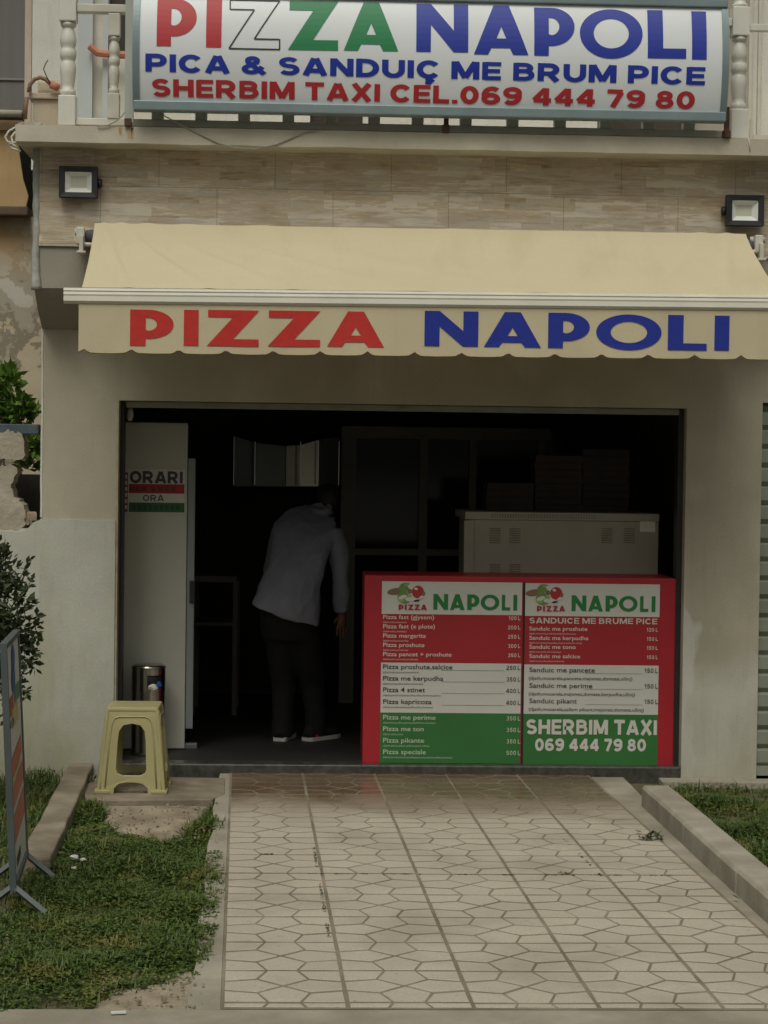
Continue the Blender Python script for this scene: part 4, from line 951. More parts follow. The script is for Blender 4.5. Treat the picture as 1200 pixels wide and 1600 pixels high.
# ------------------------------------------------------------ pizza oven and boxes
YO = .50
ox0, ox1, oz1 = X(725, YO, 830), X(1029, YO, 830), Z(801, YO, 860)
ov = thing('pizza_oven', ((ox0 + ox1) / 2, YO, IZF), 'pale metal pizza oven standing behind the red counter', 'oven')
mb = MB(); mb.box((ox0 + .03, YO, .84), (ox1, YO + .75, oz1 - .045), .004); mb.box((ox0 + .005, YO - .006, oz1 - .044), (ox1 + .002, YO + .75, oz1), .004); mb.box((ox0, YO - .012, .82), (ox0 + .056, YO + .02, oz1 - .05), .004); mb.build('body', M_OVEN, ov)
mb = MB()
for i in range(40): x = X(768 + i * 4.1, YO, 805); mb.box((x, YO - .0085, oz1 - .032), (x + .006, YO - .006, oz1 - .010))
for gx in (765, 796, 940, 975):
    for k in range(7): x = X(gx, YO, 830); z = Z(826 + k * 3.6, YO, gx); mb.box((x, YO - .0025, z - .004), (x + .062, YO - .0003, z + .003))
for gx in (765, 796):
    for k in range(4): x = X(gx, YO, 880); z = Z(882 + k * 3.6, YO, gx); mb.box((x, YO - .0025, z - .004), (x + .062, YO - .0003, z + .003))
mb.build('vent_slots', pm('vent_shadow_metal', (.20, .195, .155), .6, .2, 20, .1, 60), ov)
mb = MB(); a, b_ = P(1000, 831, Y=YO - .004), P(1024, 815, Y=YO - .004); mb.box((a.x, YO - .003, a.z), (b_.x, YO - .0004, b_.z)); mb.build('rating_plate', pm('paper_label', (.75, .73, .62), .6, .05, 20, .03, 60), ov)
for lx_, ly_ in ((ox0 + .05, YO + .05), (ox1 - .08, YO + .05), (ox0 + .05, YO + .66), (ox1 - .08, YO + .66)):
    mb = MB(); mb.box((lx_, ly_, IZF), (lx_ + .04, ly_ + .04, .84)); mb.build('leg', M_GREYM, ov)
proto = None
for px, hgt, nn, lab in ((794, 0, 4, 'lowest left stack'), (868, 0, 8, 'middle stack'), (941, 0, 9, 'tallest right stack')):
    Yb = YO + .40; x = X(px, Yb, 760)
    for k in range(nn):
        z = oz1 + .001 + k * .0405; xx = x + random.uniform(-.004, .004); yy = Yb + random.uniform(-.006, .006)
        if proto is None:
            proto = thing('pizza_box', (xx, yy, z), '', 'pizza box', 'pizza boxes stacked on the oven')
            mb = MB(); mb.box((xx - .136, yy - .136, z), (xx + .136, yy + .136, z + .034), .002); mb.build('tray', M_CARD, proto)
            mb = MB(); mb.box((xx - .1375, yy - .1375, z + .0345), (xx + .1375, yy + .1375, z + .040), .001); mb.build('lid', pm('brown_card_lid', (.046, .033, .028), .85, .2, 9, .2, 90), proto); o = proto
        else: o = copy_thing(proto, (xx, yy, z))
        o['label'] = 'flat brown cardboard pizza box in the %s on the pale oven' % lab

# ------------------------------------------------------------ fridge with opening hours sticker
YFR = .50
fx1 = X(291, YFR, 900); fx0 = fx1 - .64; fz0 = IZF + .005; fz1 = Z(660, YFR, 240)
fr = thing('refrigerator', ((fx0 + fx1) / 2, YFR, IZF), 'tall off white upright refrigerator seen from its side with opening hours sticker', 'refrigerator')
mb = MB(); mb.box((fx0, YFR, fz0), (fx1, YFR + .62, fz1), .006); mb.build('cabinet', M_FRIDGE, fr)
mb = MB(); mb.box((fx1 + .002, YFR + .012, Z(1140, YFR, 297)), (X(303.5, YFR, 900), YFR + .61, Z(716, YFR, 297)), .006); dr = mb.build('door', M_FRIDGED, fr)
mb = MB(); hx = X(296, YFR, 925); mb.box((hx, YFR + .001, Z(943, YFR, 298)), (hx + .028, YFR + .0115, Z(908, YFR, 298)), .002); mb.build('handle', M_LAMPB, dr)
mb = MB(); mb.box((fx1 - .05, YFR + .03, IZF), (fx1 + .07, YFR + .1, IZF + .03), .004); mb.build('foot', M_GREYM, fr)
ys = YFR - .002
st = MB()
def patch(mbx, x0, x1, y0, y1, Y):
    a, c = P(x0, y1, Y=Y), P(x1, y0, Y=Y); mbx.add([(a.x, Y, a.z), (c.x, Y, a.z), (c.x, Y, c.z), (a.x, Y, c.z)], [(0, 1, 2, 3)])
st.cur = 0; patch(st, 193, 289, 734, 801, ys); st.cur = 1; patch(st, 201, 288, 757, 770.5, ys - .001); patch(st, 193, 200, 738, 800, ys - .001); st.cur = 2; patch(st, 201, 288, 786, 800, ys - .001)
st.cur = 3
for i, x in enumerate((203, 212, 221, 236, 247, 258, 267)): patch(st, x, x + (6 if i % 2 else 7.5), 760, 768, ys - .0015)
st.cur = 4
for i in range(9): patch(st, 207 + i * 8.5, 212 + i * 8.5, 789.5, 797, ys - .0015)
st.cur = 0
for i in range(6): patch(st, 194.5, 198.5, 742 + i * 9.5, 747.5 + i * 9.5, ys - .0015)
fr.rotation_euler.z = .058
sk = st.build('sticker', [M_MWHITE, M_MRED, pm('sticker_green', (.02, .12, .04), .5, .1, 5, .02, 50), pm('sticker_dark_red', (.16, .015, .02), .5, .1, 5, .02, 50), pm('sticker_dark_green', (.012, .06, .022), .5, .1, 5, .02, 50)], fr, recalc=False)
mb = MB(); line(mb, 'ORARI', 203, 754.5, 18.5, ys - .003, x1=285, bold='heavy', slope=.012); line(mb, 'ORA', 223, 783, 10, ys - .003, x1=256, bold='light', slope=.012); mb.build('lettering', M_MTEXTB, sk)
# small pale fitting in the upper left corner of the doorway
c = P(203, 645, Y=.35); lf = thing('light_bulb', (c.x, .35, c.z + .09), 'small pale bulb fitting in the upper left corner of the doorway', 'light bulb')
mb = MB(); mb.smooth = True; mb.lathe([(.001, -.045), (.012, -.042), (.02, -.02), (.018, .01), (.012, .03)], (c.x, .35, c.z), 14); mb.build('bulb', M_WHITEP, lf)
mb = MB(); mb.smooth = True; mb.lathe([(.014, .03), (.015, .06), (.008, .085), (.004, .45)], (c.x, .35, c.z), 10); mb.build('socket', M_LAMPB, lf)

# ------------------------------------------------------------ litter bin
YBn = .33; c = P(231, 1190, Y=YBn); cx = c.x
bn = thing('litter_bin', (cx, YBn, IZF), 'brushed steel swing top litter bin behind the yellow stool', 'bin')
rb = .094; zt_ = Z(1036, YBn, 231)
mb = MB(); mb.smooth = True; mb.lathe([(rb, 0), (rb, .02), (rb * .99, .025), (rb * .99, zt_ - IZF - .15), (rb, zt_ - IZF - .145)], (cx, YBn, IZF), 28); mb.build('barrel', M_CHROME, bn)
mb = MB(); mb.smooth = True; n = 28
h0, h1 = zt_ - .148, zt_ - .025
for i in range(n):                       # collar with an opening towards the viewer's right
    a0, a1 = 2 * math.pi * i / n, 2 * math.pi * (i + 1) / n
    mid = (a0 + a1) / 2; openq = abs(((mid - (-math.pi / 2 + .55) + math.pi) % (2 * math.pi)) - math.pi) < .62
    for z0_, z1_ in ((h0, h0 + .018), (h0 + .018, h1 - .035), (h1 - .035, h1)):
        if openq and z0_ == h0 + .018: continue
        mb.add([(cx + rb * math.cos(a0), YBn + rb * math.sin(a0), z0_), (cx + rb * math.cos(a1), YBn + rb * math.sin(a1), z0_), (cx + rb * math.cos(a1), YBn + rb * math.sin(a1), z1_), (cx + rb * math.cos(a0), YBn + rb * math.sin(a0), z1_)], [(0, 1, 2, 3)])
mb.build('collar', M_CHROME, bn)
mb = MB(); mb.smooth = True; mb.lathe([(rb + .002, h1 - IZF), (rb + .003, h1 - IZF + .008), (rb * .8, zt_ - IZF - .004), (.01, zt_ - IZF)], (cx, YBn, IZF), 28); mb.build('lid', M_CHROME, bn)
mb = MB(); mb.smooth = True; mb.lathe([(rb * .9, h0 - IZF + .004), (rb * .9, h1 - IZF - .002)], (cx, YBn, IZF), 20); mb.build('liner', M_LAMPB, bn)
wp = thing('wrapper', (cx + .045, YBn - .085, h0), 'crumpled blue and white wrapper sticking out of the steel bin', 'wrapper')
def crumple(name, c, s, mt, par, seed):
    mb = MB(); rg = np.random.default_rng(seed); rings = []
    for j in range(6):
        ph = math.pi * (j + .5) / 6; rings.append([(c[0] + s[0] * math.sin(ph) * math.cos(t) * rg.uniform(.6, 1.15), c[1] + s[1] * math.sin(ph) * math.sin(t) * rg.uniform(.6, 1.15), c[2] + s[2] * math.cos(ph) * rg.uniform(.8, 1.1)) for t in np.linspace(0, 2 * math.pi, 10, endpoint=False)])
    mb.rings(rings); return mb.build(name, mt, par)
crumple('paper', (cx + .03, YBn - .085, h0 + .022), (.03, .018, .02), M_MWHITE, wp, 1); crumple('foil', (cx + .062, YBn - .075, h0 + .035), (.018, .018, .022), pm('blue_wrapper', (.03, .10, .32), .4, .2, 30, .3, 60), wp, 2)

# ------------------------------------------------------------ yellow stool
c = P(205, 1238, z=.003); YST = c.y + .13; sxc = P(206, 1180, Y=c.y).x
stl = thing('plastic_stool', (sxc, YST, .002), 'yellow plastic stool standing on the landing left of the doorway', 'stool')
HST = .432; wt, wb = .128, .172
def stool_leg_panel(rot):
    """one tapered side with an arched window and a foot arch, as a solid sheet"""
    cu = bpy.data.curves.new('gl', 'CURVE'); cu.dimensions = '2D'; cu.fill_mode = 'BOTH'; cu.extrude = .004; cu.bevel_depth = .003; cu.bevel_resolution = 1
    out = [(-wb, 0), (-.088, 0), (-.086, .028), (-.06, .052), (-.02, .058), (.02, .058), (.06, .052), (.086, .028), (.088, 0), (wb, 0), (wb - .004, .02), (wt + .004, HST - .022), (-wt - .004, HST - .022), (-wb + .004, .02)]
    hole = [(-.078, .12), (-.07, .10), (-.045, .088), (.045, .088), (.07, .10), (.078, .12), (.072, .26), (.066, .31), (.045, .34), (.0, .35), (-.045, .34), (-.066, .31), (-.072, .26)]
    for pts in (out, hole):
        sp = cu.splines.new('POLY'); sp.points.add(len(pts) - 1); sp.use_cyclic_u = True
        for p, (a, b_) in zip(sp.points, pts): p.co = (a, b_, 0, 1)
    o = bpy.data.objects.new('tmp', cu); COL.objects.link(o); dg = bpy.context.evaluated_depsgraph_get(); dg.update()
    me = bpy.data.meshes.new_from_object(o.evaluated_get(dg)); vs = [v.co.copy() for v in me.vertices]; fs = [list(p.vertices) for p in me.polygons]
    bpy.data.objects.remove(o); bpy.data.curves.remove(cu); bpy.data.meshes.remove(me)
    res = []
    for v in vs:
        q = v.y / HST; rad = wb + (wt - wb) * q - .004 + v.z; rib = 0
        if abs(v.x) > (wb + (wt - wb) * q) * .68: rib = .004
        p = Vector((v.x, -(rad - rib), v.y)); p.rotate(Matrix.Rotation(rot, 3, 'Z')); res.append((sxc + p.x, YST + p.y, .002 + p.z))
    return res, fs
mb = MB()
for k in range(4):
    mb.add(*stool_leg_panel(k * math.pi / 2)); path = []
    for a_, b_ in [(-.128, .03), (-.112, .25), (-.10, HST - .085), (-.088, HST - .06), (-.065, HST - .05), (.065, HST - .05), (.088, HST - .06), (.10, HST - .085), (.112, .25), (.128, .03)]:
        p = Vector((a_, -(wb + (wt - wb) * b_ / HST + .002), b_)); p.rotate(Matrix.Rotation(k * math.pi / 2, 3, 'Z')); path.append((sxc + p.x, YST + p.y, .002 + p.z))
    mb.smooth = True; mb.tube(path, .0042, 6); mb.smooth = False
for sx_, sy_ in ((-1, -1), (1, -1), (1, 1), (-1, 1)):
    mb.smooth = True; rs_ = []
    for q in np.linspace(0, 1, 6):
        w_ = wb + (wt - wb) * q - .016; rs_.append([(sxc + sx_ * w_ + .017 * math.cos(t), YST + sy_ * w_ + .017 * math.sin(t), .002 + q * (HST - .02)) for t in np.linspace(0, 2 * math.pi, 12, endpoint=False)])
    mb.rings(rs_); mb.smooth = False
    f_ = wb - .03; mb.box((sxc + sx_ * f_ - .04, YST + sy_ * f_ - .04, .002), (sxc + sx_ * f_ + .04, YST + sy_ * f_ + .04, .022), .006)
mb.build('legs', M_STOOL, stl)
mb = MB(); mb.box((sxc - wt - .004, YST - wt - .004, HST - .03), (sxc + wt + .004, YST + wt + .004, HST), .012); mb.build('seat', M_STOOL, stl)

# ------------------------------------------------------------ things deep in the shop
YP = 2.7
pt = thing('glazed_partition', (X(700, YP), YP, IZF), 'dark glazed partition with pale frame behind the oven', 'partition')
mb = MB()
def bar(x0, x1, y0, y1): mb.box((X(x0, YP, 760), YP, Z(y1, YP, 640)), (X(x1, YP, 760), YP + .05, Z(y0, YP, 640)))
bar(533, 556, 667, 1100); bar(556, 860, 667, 686); bar(655, 668, 686, 1100); bar(733, 744, 686, 1100); bar(840, 850, 686, 1100); bar(556, 655, 858, 868); bar(668, 733, 858, 868)
mb.build('frame', M_FRAMEIN, pt)
mb = MB(); mb.box((X(534, YP), YP + .055, IZF), (X(1000, YP), YP + .065, Z(668, YP))); mb.build('glass', M_DARKGL, pt)
YM = 2.5
hd = thing('steel_cabinet', (X(448, YM), YM, Z(760, YM, 450)), 'faceted polished steel cabinet hanging above the bending person', 'cabinet')
yq = YM
segs = [(365, 400, .10, .25), (400, 446, .02, .04), (447, 470, .10, .22), (470, 498, .06, .12), (498, 530, -.06, .30)]
for i, (a, b_, y0, tilt) in enumerate(segs):
    x0, x1 = X(a, YM, 720), X(b_, YM, 720) - .001; z0 = Z(760, YM, (a + b_) / 2); mb = MB()
    tl_, tr_ = [(681, 692), (692, 697), (697, 695), (695, 687), (687, 682)][i]
    d = (x1 - x0) * tilt
    mb.add([(x0, yq, z0), (x1, yq + d, z0), (x1, yq + d, Z(tr_, YM, b_)), (x0, yq, Z(tl_, YM, a)), (x0, YM + .2, z0), (x1, YM + .2, z0), (x1, YM + .2, Z(tr_, YM, b_)), (x0, YM + .2, Z(tl_, YM, a))], [(0, 1, 2, 3), (0, 4, 5, 1), (3, 2, 6, 7), (0, 3, 7, 4), (1, 5, 6, 2)])
    yq += d
    mb.build('panel', [M_MIRROR2, M_MIRROR2, M_MIRROR3, M_MIRROR, M_MIRROR2][i], hd)
mb = MB()
for px in (365.5, 398.5, 469.5, 497.5, 529.5): x = X(px, YM, 720); mb.box((x - .003, YM - .012, Z(758, YM, px)), (x + .003, YM + .0, Z(690 if px > 366 else 682, YM, px)))
mb.build('trim', M_CHROME, hd)
YW = 2.0
wt_ = thing('work_table', (X(330, YW), YW, IZF), 'dark steel work table in the shadow beside the refrigerator', 'table')
mb = MB(); mb.box((X(296, YW), YW, .90), (X(372, YW), YW + .5, .94), .004); mb.build('tabletop', M_GREYSH, wt_)
for a in (300, 366):
    for q in (.02, .44): mb = MB(); mb.box((X(a, YW), YW + q, IZF), (X(a, YW) + .03, YW + q + .03, .899)); mb.build('leg', M_GREYSH, wt_)
mb = MB(); mb.box((X(302, YW), YW + .02, .62), (X(366, YW), YW + .48, .64)); mb.build('shelf', M_GREYSH, wt_)

# ------------------------------------------------------------ the person bending over
YPn = .95
def Q(px, py, Y): return P(px, py, Y=Y)
ps = thing('person', (Q(460, 1160, YPn).x, YPn, IZF), 'person in a loose grey shirt and black trousers bending forward with back turned', 'person')
def loft(mb, secs, n=24, wr=0.0, seed=0):
    """secs: (centre, half width vector, half depth vector)"""
    rings = []
    for k, (c, a, b_) in enumerate(secs):
        c, a, b_ = Vector(c), Vector(a), Vector(b_); r = []
        for i in range(n):
            t = 2 * math.pi * i / n; f = 1 + wr * noise.noise((math.cos(t) * 2 + seed, math.sin(t) * 2, k * .5)) ; r.append(c + a * (math.cos(t) * f) + b_ * (math.sin(t) * f))
        rings.append(r)
    mb.rings(rings)
def interp(secs, m=5):
    out = []
    for i in range(len(secs) - 1):
        for k in range(m):
            t = k / m; t = t; out.append(tuple(Vector(secs[i][j]).lerp(Vector(secs[i + 1][j]), t) for j in range(3)))
    out.append(tuple(Vector(q) for q in secs[-1])); return out
def fuse(mb, name, mat, parent, vox=.011, smooth=6, disp=0.0, hollow=None):
    o = mb.build(name, mat, parent, smooth=True)
    r = o.modifiers.new('r', 'REMESH'); r.mode = 'VOXEL'; r.voxel_size = vox
    s = o.modifiers.new('s', 'SMOOTH'); s.iterations = smooth; s.factor = .5
    dg = bpy.context.evaluated_depsgraph_get(); dg.update(); me = bpy.data.meshes.new_from_object(o.evaluated_get(dg))
    o.modifiers.clear(); old = o.data; o.data = me; bpy.data.meshes.remove(old)
    if not me.materials: me.materials.append(mat)
    if disp:
        off = origin(o); me.calc_normals_split() if hasattr(me, 'calc_normals_split') else None
        nn = [v.normal.copy() for v in me.vertices]
        for v, q in zip(me.vertices, nn):
            p = v.co; f = noise.noise((p.x * 9 + p.z * 5, p.y * 7, p.z * 4 - p.x * 6)) + .35 * (1 - 2 * abs(noise.noise((p.x * 13 - p.z * 5, p.y * 9, p.z * 3.5 + 7)))) ** 3 + .3 * noise.noise((p.x * 24 - p.z * 12, p.y * 18, p.z * 9)); v.co = p + q * f * disp
    for p in me.polygons: p.use_smooth = True
    return o
E1 = Vector((1, 0, 0))
# shirt: torso along the bent spine, hem low at the right
tors = [(Q(445, 961, .80), Vector((.200, 0, -.062)), (0, .145, .01)), (Q(452, 925, .83), (.172, 0, -.035), (0, .14, .02)), (Q(462, 885, .90), (.160, 0, -.02), (0, .13, .04)),
        (Q(472, 850, .98), (.178, 0, -.005), (0, .125, .06)), (Q(477, 820, 1.06), (.190, 0, .0), (0, .11, .06)), (Q(485, 804, 1.13), (.148, 0, -.008), (0, .10, .05)), (Q(499, 797, 1.19), (.070, .01, -.01), (0, .066, .035))]
mb = MB(); loft(mb, interp(tors), 32, .05, 1)
ra = [(Q(520, 832, 1.06), .066), (Q(529, 860, 1.02), .058), (Q(532, 895, 1.00), .052), (Q(533, 930, 1.00), .048), (Q(534, 956, 1.01), .046)]
la_ = [(Q(442, 832, 1.06), .066), (Q(430, 862, 1.05), .056), (Q(424, 890, 1.08), .05), (Q(426, 912, 1.16), .054), (Q(438, 925, 1.28), .048)]
for arm in (ra, la_):
    pts = []; rad = []
    for i in range(len(arm) - 1):
        for k in range(4): pts.append(arm[i][0].lerp(arm[i + 1][0], k / 4)); rad.append(arm[i][1] + (arm[i + 1][1] - arm[i][1]) * k / 4)
    pts.append(arm[-1][0]); rad.append(arm[-1][1]); mb.tube(pts, rad, 18)
shirt = fuse(mb, 'shirt', M_SHIRT, ps, .009, 4, .011)
mb = MB(); mb.smooth = True; cN = Q(502, 797, 1.18)
mb.rings([[cN + Vector((.064 * math.cos(t), .05 * math.sin(t) + .0, .02 * math.sin(t) - .006 + h)) * 1 for t in np.linspace(0, 2 * math.pi, 20, endpoint=False)] for h in (-.012, .012, .03)], False)
col_ = mb.build('collar', M_SHIRT, shirt); sdm = col_.modifiers.new('t', 'SOLIDIFY'); sdm.thickness = .004
# trousers
mb = MB()
hip = [(Q(448, 935, .84), (.155, 0, -.02), (0, .12, .01)), (Q(450, 968, .82), (.165, 0, -.01), (0, .13, .0)), (Q(453, 1000, .86), (.160, 0, 0), (0, .12, 0))]
loft(mb, interp(hip), 28)
for leg in ([(438, 985, .85, .095), (440, 1030, .90, .082), (443, 1070, .93, .070), (442, 1110, .92, .062), (441, 1152, .92, .060)], [(472, 985, .85, .097), (482, 1030, .90, .083), (489, 1070, .95, .070), (492, 1110, .95, .062), (493, 1150, .95, .060)]):
    pts = []; rad = []
    for i in range(len(leg) - 1):
        for k in range(4):
            t = k / 4; a, b_ = leg[i], leg[i + 1]; pts.append(Q(a[0] + (b_[0] - a[0]) * t, a[1] + (b_[1] - a[1]) * t, a[2] + (b_[2] - a[2]) * t)); rad.append(a[3] + (b_[3] - a[3]) * t)
    a = leg[-1]; pts.append(Q(a[0], a[1], a[2])); rad.append(a[3]); mb.tube(pts, rad, 18)
fuse(mb, 'trousers', M_TROUS, ps, .012, 4, .005)
# body: one skinned figure (mostly under the clothes), hands with fingers
bv, be, brd = [], [], []
def bone(p, r, par=None):
    bv.append(Vector(p)); brd.append(r)
    if par is not None: be.append((par, len(bv) - 1))
    return len(bv) - 1
pel = bone(Q(450, 955, .84), .09); ch = bone(Q(468, 880, .95), .085, pel); ub = bone(Q(482, 838, 1.14), .05, ch); nk = bone(Q(501, 803, 1.25), .043, ub)
hd0 = bone(Q(508, 793, 1.28), .058, nk); hd1 = bone(Q(512, 784, 1.29), .084, hd0); hd2 = bone(Q(514, 776, 1.34), .080, hd1)
def hand(wr, dirv, side, par):
    d = Vector(dirv).normalized(); s = Vector(side).normalized(); palm = bone(wr + d * .05, .026, par)
    for k, (o_, ln_) in enumerate(((-.030, .062), (-.010, .075), (.011, .070), (.030, .055))):
        a = bone(bv[palm] + d * .035 + s * o_, .0095, palm); b_ = bone(bv[a] + d * ln_ * .5 + Vector((0, .008, 0)), .0085, a); bone(bv[b_] + d * ln_ * .4 + Vector((0, .018, 0)), .0075, b_)
    t1 = bone(wr + d * .03 - s * .035 + Vector((0, .01, 0)), .011, palm); bone(bv[t1] + d * .035 - s * .012 + Vector((0, .015, 0)), .009, t1)
sR = bone(Q(518, 842, 1.09), .04, ub); eR = bone(Q(532, 893, 1.01), .042, sR); wR = bone(Q(534, 958, 1.02), .027, eR); hand(bv[wR], (.02, .05, -1), (1, .3, 0), wR)
sL = bone(Q(446, 842, 1.09), .04, ub); eL = bone(Q(418, 890, 1.07), .042, sL); wL = bone(Q(440, 926, 1.30), .027, eL); hand(bv[wL], (.15, .8, -.3), (1, -.2, 0), wL)
for a, b_, c_ in ((438, 443, 441), (474, 489, 493)):
    h = bone(Q(a, 985, .86), .075, pel); k_ = bone(Q(b_, 1070, .94), .05, h); f_ = bone(Q(c_, 1148, .94), .036, k_)
me = bpy.data.meshes.new('body'); o0 = origin(ps); me.from_pydata([v - o0 for v in bv], be, [])
bo = bpy.data.objects.new('body', me); COL.objects.link(bo); bo.parent = ps
sk_ = bo.modifiers.new('skin', 'SKIN'); sk_.use_smooth_shade = True
for i, dta in enumerate(me.skin_vertices[0].data): dta.radius = (brd[i], brd[i]); dta.use_root = (i == 0)
ss = bo.modifiers.new('sub', 'SUBSURF'); ss.levels = ss.render_levels = 1
dg = bpy.context.evaluated_depsgraph_get(); dg.update(); me2 = bpy.data.meshes.new_from_object(bo.evaluated_get(dg)); bo.modifiers.clear(); bo.data = me2; me2.materials.clear(); me2.materials.append(M_SKIN)
# nose, ears belong to the head surface on the far side; ears as small lobes kept in the skin mesh are hidden by hair
mb = MB(); mb.smooth = True; hc = Q(512, 782, 1.31); rings = []
for j in range(13):
    ph = math.pi * (j + .5) / 13
    rings.append([hc + Vector((.080 * math.sin(ph) * math.cos(t), .105 * math.sin(ph) * math.sin(t) + .01 * math.cos(ph), .096 * math.cos(ph) + .012)) * (1 + .06 * noise.noise((math.cos(t) * 4, math.sin(t) * 4, ph * 4))) if False else hc + Vector((.082 * math.sin(ph) * math.cos(t), .100 * math.sin(ph) * math.sin(t), .095 * math.cos(ph) + .006)) * (1 + .05 * noise.noise((math.cos(t) * 4, math.sin(t) * 4, ph * 4))) for t in np.linspace(0, 2 * math.pi, 24, endpoint=False)])
mb.rings(rings[:10]); mb.build('hair', M_HAIR, ps)
# shoes
for (hx_, hy_, hY, ang, ln_) in ((441, 1158, .93, .25, .25), (491, 1158, .93, .75, .27)):
    c = Q(hx_, hy_, hY); fz = IZF
    dv = Vector((math.sin(ang), math.cos(ang), 0)); sv = Vector((math.cos(ang), -math.sin(ang), 0)); heel = Vector((c.x, c.y, fz)) - dv * .07
    up_, so_ = MB(), MB(); up_.smooth = so_.smooth = True; rs1 = []; rs2 = []
    for q, wd, h in ((0, .030, .055), (.06, .037, .075), (.3, .038, .085), (.55, .046, .06), (.8, .046, .042), (.95, .034, .03), (1, .015, .02)):
        p = heel + dv * ln_ * q
        rs1.append([p + sv * wd * math.cos(t) + Vector((0, 0, .02 + max(0, h * math.sin(t)))) for t in np.linspace(0, 2 * math.pi, 16, endpoint=False)])
        rs2.append([p + sv * (wd + .004) * x_ + Vector((0, 0, z_)) for x_, z_ in ((-1, .001), (1, .001), (1.02, .024), (-1.02, .024))])
    up_.rings(rs1); so_.rings(rs2); s1 = up_.build('shoe', M_TROUS, ps); so_.smooth = False; so_.build('sole', M_SOLE, s1, smooth=False)
    mb = MB(); mb.obox(heel + Vector((0, 0, .0) ) + dv * .07 + sv * .036 + Vector((0, 0, .03)), dv * .03, sv * .004, (0, 0, .008)); mb.build('stripe', M_RED, s1)

# ------------------------------------------------------------ garden wall at the left
YG = .02
gw = thing('garden_wall', (-2.4, YG, 0), 'low white rendered garden wall with broken blocks on top beside the shop', 'wall')
xg1 = XL - .002
mb = MB(); topl = [(P(a, b_, Y=-.022).x, -.022, P(a, b_, Y=-.022).z) for a, b_ in ((-460, 822), (-200, 830), (-20, 828), (20, 831), (40, 830), (52, 816), (61, 812))]
topl[-1] = (XL + .0005, -.022, topl[-1][2])
mb.prism([(topl[0][0], -.022, -.1), (XL + .0005, -.022, -.1)] + topl[::-1], (0, .0215, 0)); mb.prism([(topl[0][0], .0, -.1), (xg1 - .001, .0, -.1), (xg1 - .001, .0, 1.3), (topl[0][0], 0, 1.3)], (0, .2, 0)); mb.build('render', M_SKIRT, gw)
def rough_block(mb, outline, depth, seed, jag=.016):
    pts = []
    for i in range(len(outline)):
        a, b_ = Vector(outline[i]), Vector(outline[(i + 1) % len(outline)]); k = max(2, int((b_ - a).length / .012))
        for q in range(k): p = a.lerp(b_, q / k); pts.append((p.x + jag * noise.noise((p.x * 48, p.z * 48, seed)), p.y + .004 * noise.noise((p.x * 20, p.z * 20, seed + 5)), p.z + jag * noise.noise((p.x * 48, p.z * 48, seed + 9))))
    mb.prism(pts, (0, depth, 0))
def px3(pts, Y): return [tuple(P(a, b_, Y=Y)) for a, b_ in pts]
for i, (pp, Yq) in enumerate(((((-200, 680), (4, 676), (12, 670), (22, 678), (30, 674), (36, 680), (38, 700), (37, 718), (-200, 718)), YG - .03), (((-200, 724), (24, 727), (26, 740), (18, 756), (20, 772), (34, 786), (40, 800), (38, 822), (30, 827), (-200, 826)), YG - .022), (((-420, 690), (-202, 690), (-202, 822), (-420, 820)), YG - .02))):
    mb = MB(); rough_block(mb, px3(pp, Yq), .16, i * 7); mb.build('block', M_BLOCK, gw)
mb = MB(); mb.smooth = False
for k in range(16):
    a = P(random.uniform(24, 58), 0, Y=YG); z = Z(random.uniform(806, 815), YG, 45); s = random.uniform(.012, .03); crm = random.random()
    mb.obox((a.x, YG + random.uniform(-.02, .08), z), (s, s * .3, 0), (-s * .2, s * .8, .2 * s), (0, .1 * s, s * .7))
mb.build('rubble', pm('rubble_stone', (.30, .24, .17), .95, .3, 20, .8, 50), gw)
# backing coloured as cavity shade behind the broken corner and the slate painted rail
mb = MB(); mb.box((P(-100, 700, Y=.32).x, .32, 1.2), (XL + .2, .36, Z(741, .32, 40))); mb.build('cavity_backing', pm('cavity_shade', (.03, .026, .022), .95, .3, 9, .6, 40), gw)
rr_ = thing('metal_rail', (-2.2, YG + .05, Z(668, YG)), 'slate blue painted metal rail lying on the broken garden wall', 'rail')
a = P(-300, 667, Y=YG - .01); b_ = P(61, 669, Y=YG - .01); hz = .034
mb = MB(); mb.box((a.x, YG - .03, b_.z - hz), (b_.x, YG + .06, b_.z + hz * .6), .006); mb.build('bar', M_BLUEPIPE, rr_)

# ------------------------------------------------------------ neighbour house
YN = 1.6
nh = thing('neighbour_house', (-3, YN, 0), 'old neighbouring house with peeling ochre plaster at the left edge', 'house')
def m_peel():
    M, t, b = nodes('peeling_plaster'); co = N(t, 'TexCoord').outputs['Object']
    n1 = noise_n(t, co, 2.3, 10, None, .62); n2 = noise_n(t, co, 1.1, 6)
    c = mixc(t, ramp(t, noise_n(t, co, 5, 6), .3, .7), (.50, .42, .29), (.56, .48, .35))
    sx = N(t, 'SeparateXYZ'); L(t, co, sx.inputs[0])
    hi = N(t, 'Math', operation='MULTIPLY_ADD'); hi.inputs[1].default_value = .13; L(t, ramp(t, sx.outputs[2], 2.25, 2.75), hi.inputs[0]); L(t, n1, hi.inputs[2]); n1 = hi.outputs[0]
    c = mixc(t, ramp(t, n1, .535, .545), c, (.27, .23, .17)); c = mixc(t, ramp(t, n1, .575, .59), c, (.40, .36, .28)); c = mixc(t, ramp(t, n1, .64, .65), c, (.55, .52, .44)); up = ramp(t, sx.outputs[2], 2.75, 2.95)
    f = N(t, 'Math', operation='MULTIPLY'); L(t, up, f.inputs[0]); L(t, ramp(t, n2, .42, .55), f.inputs[1]); c = mixc(t, f.outputs[0], c, (.44, .31, .16))
    L(t, c, b.inputs['Base Color']); b.inputs['Roughness'].default_value = .95
    bump(t, b, n1, .8, .02); return M
xn1 = XL + .3
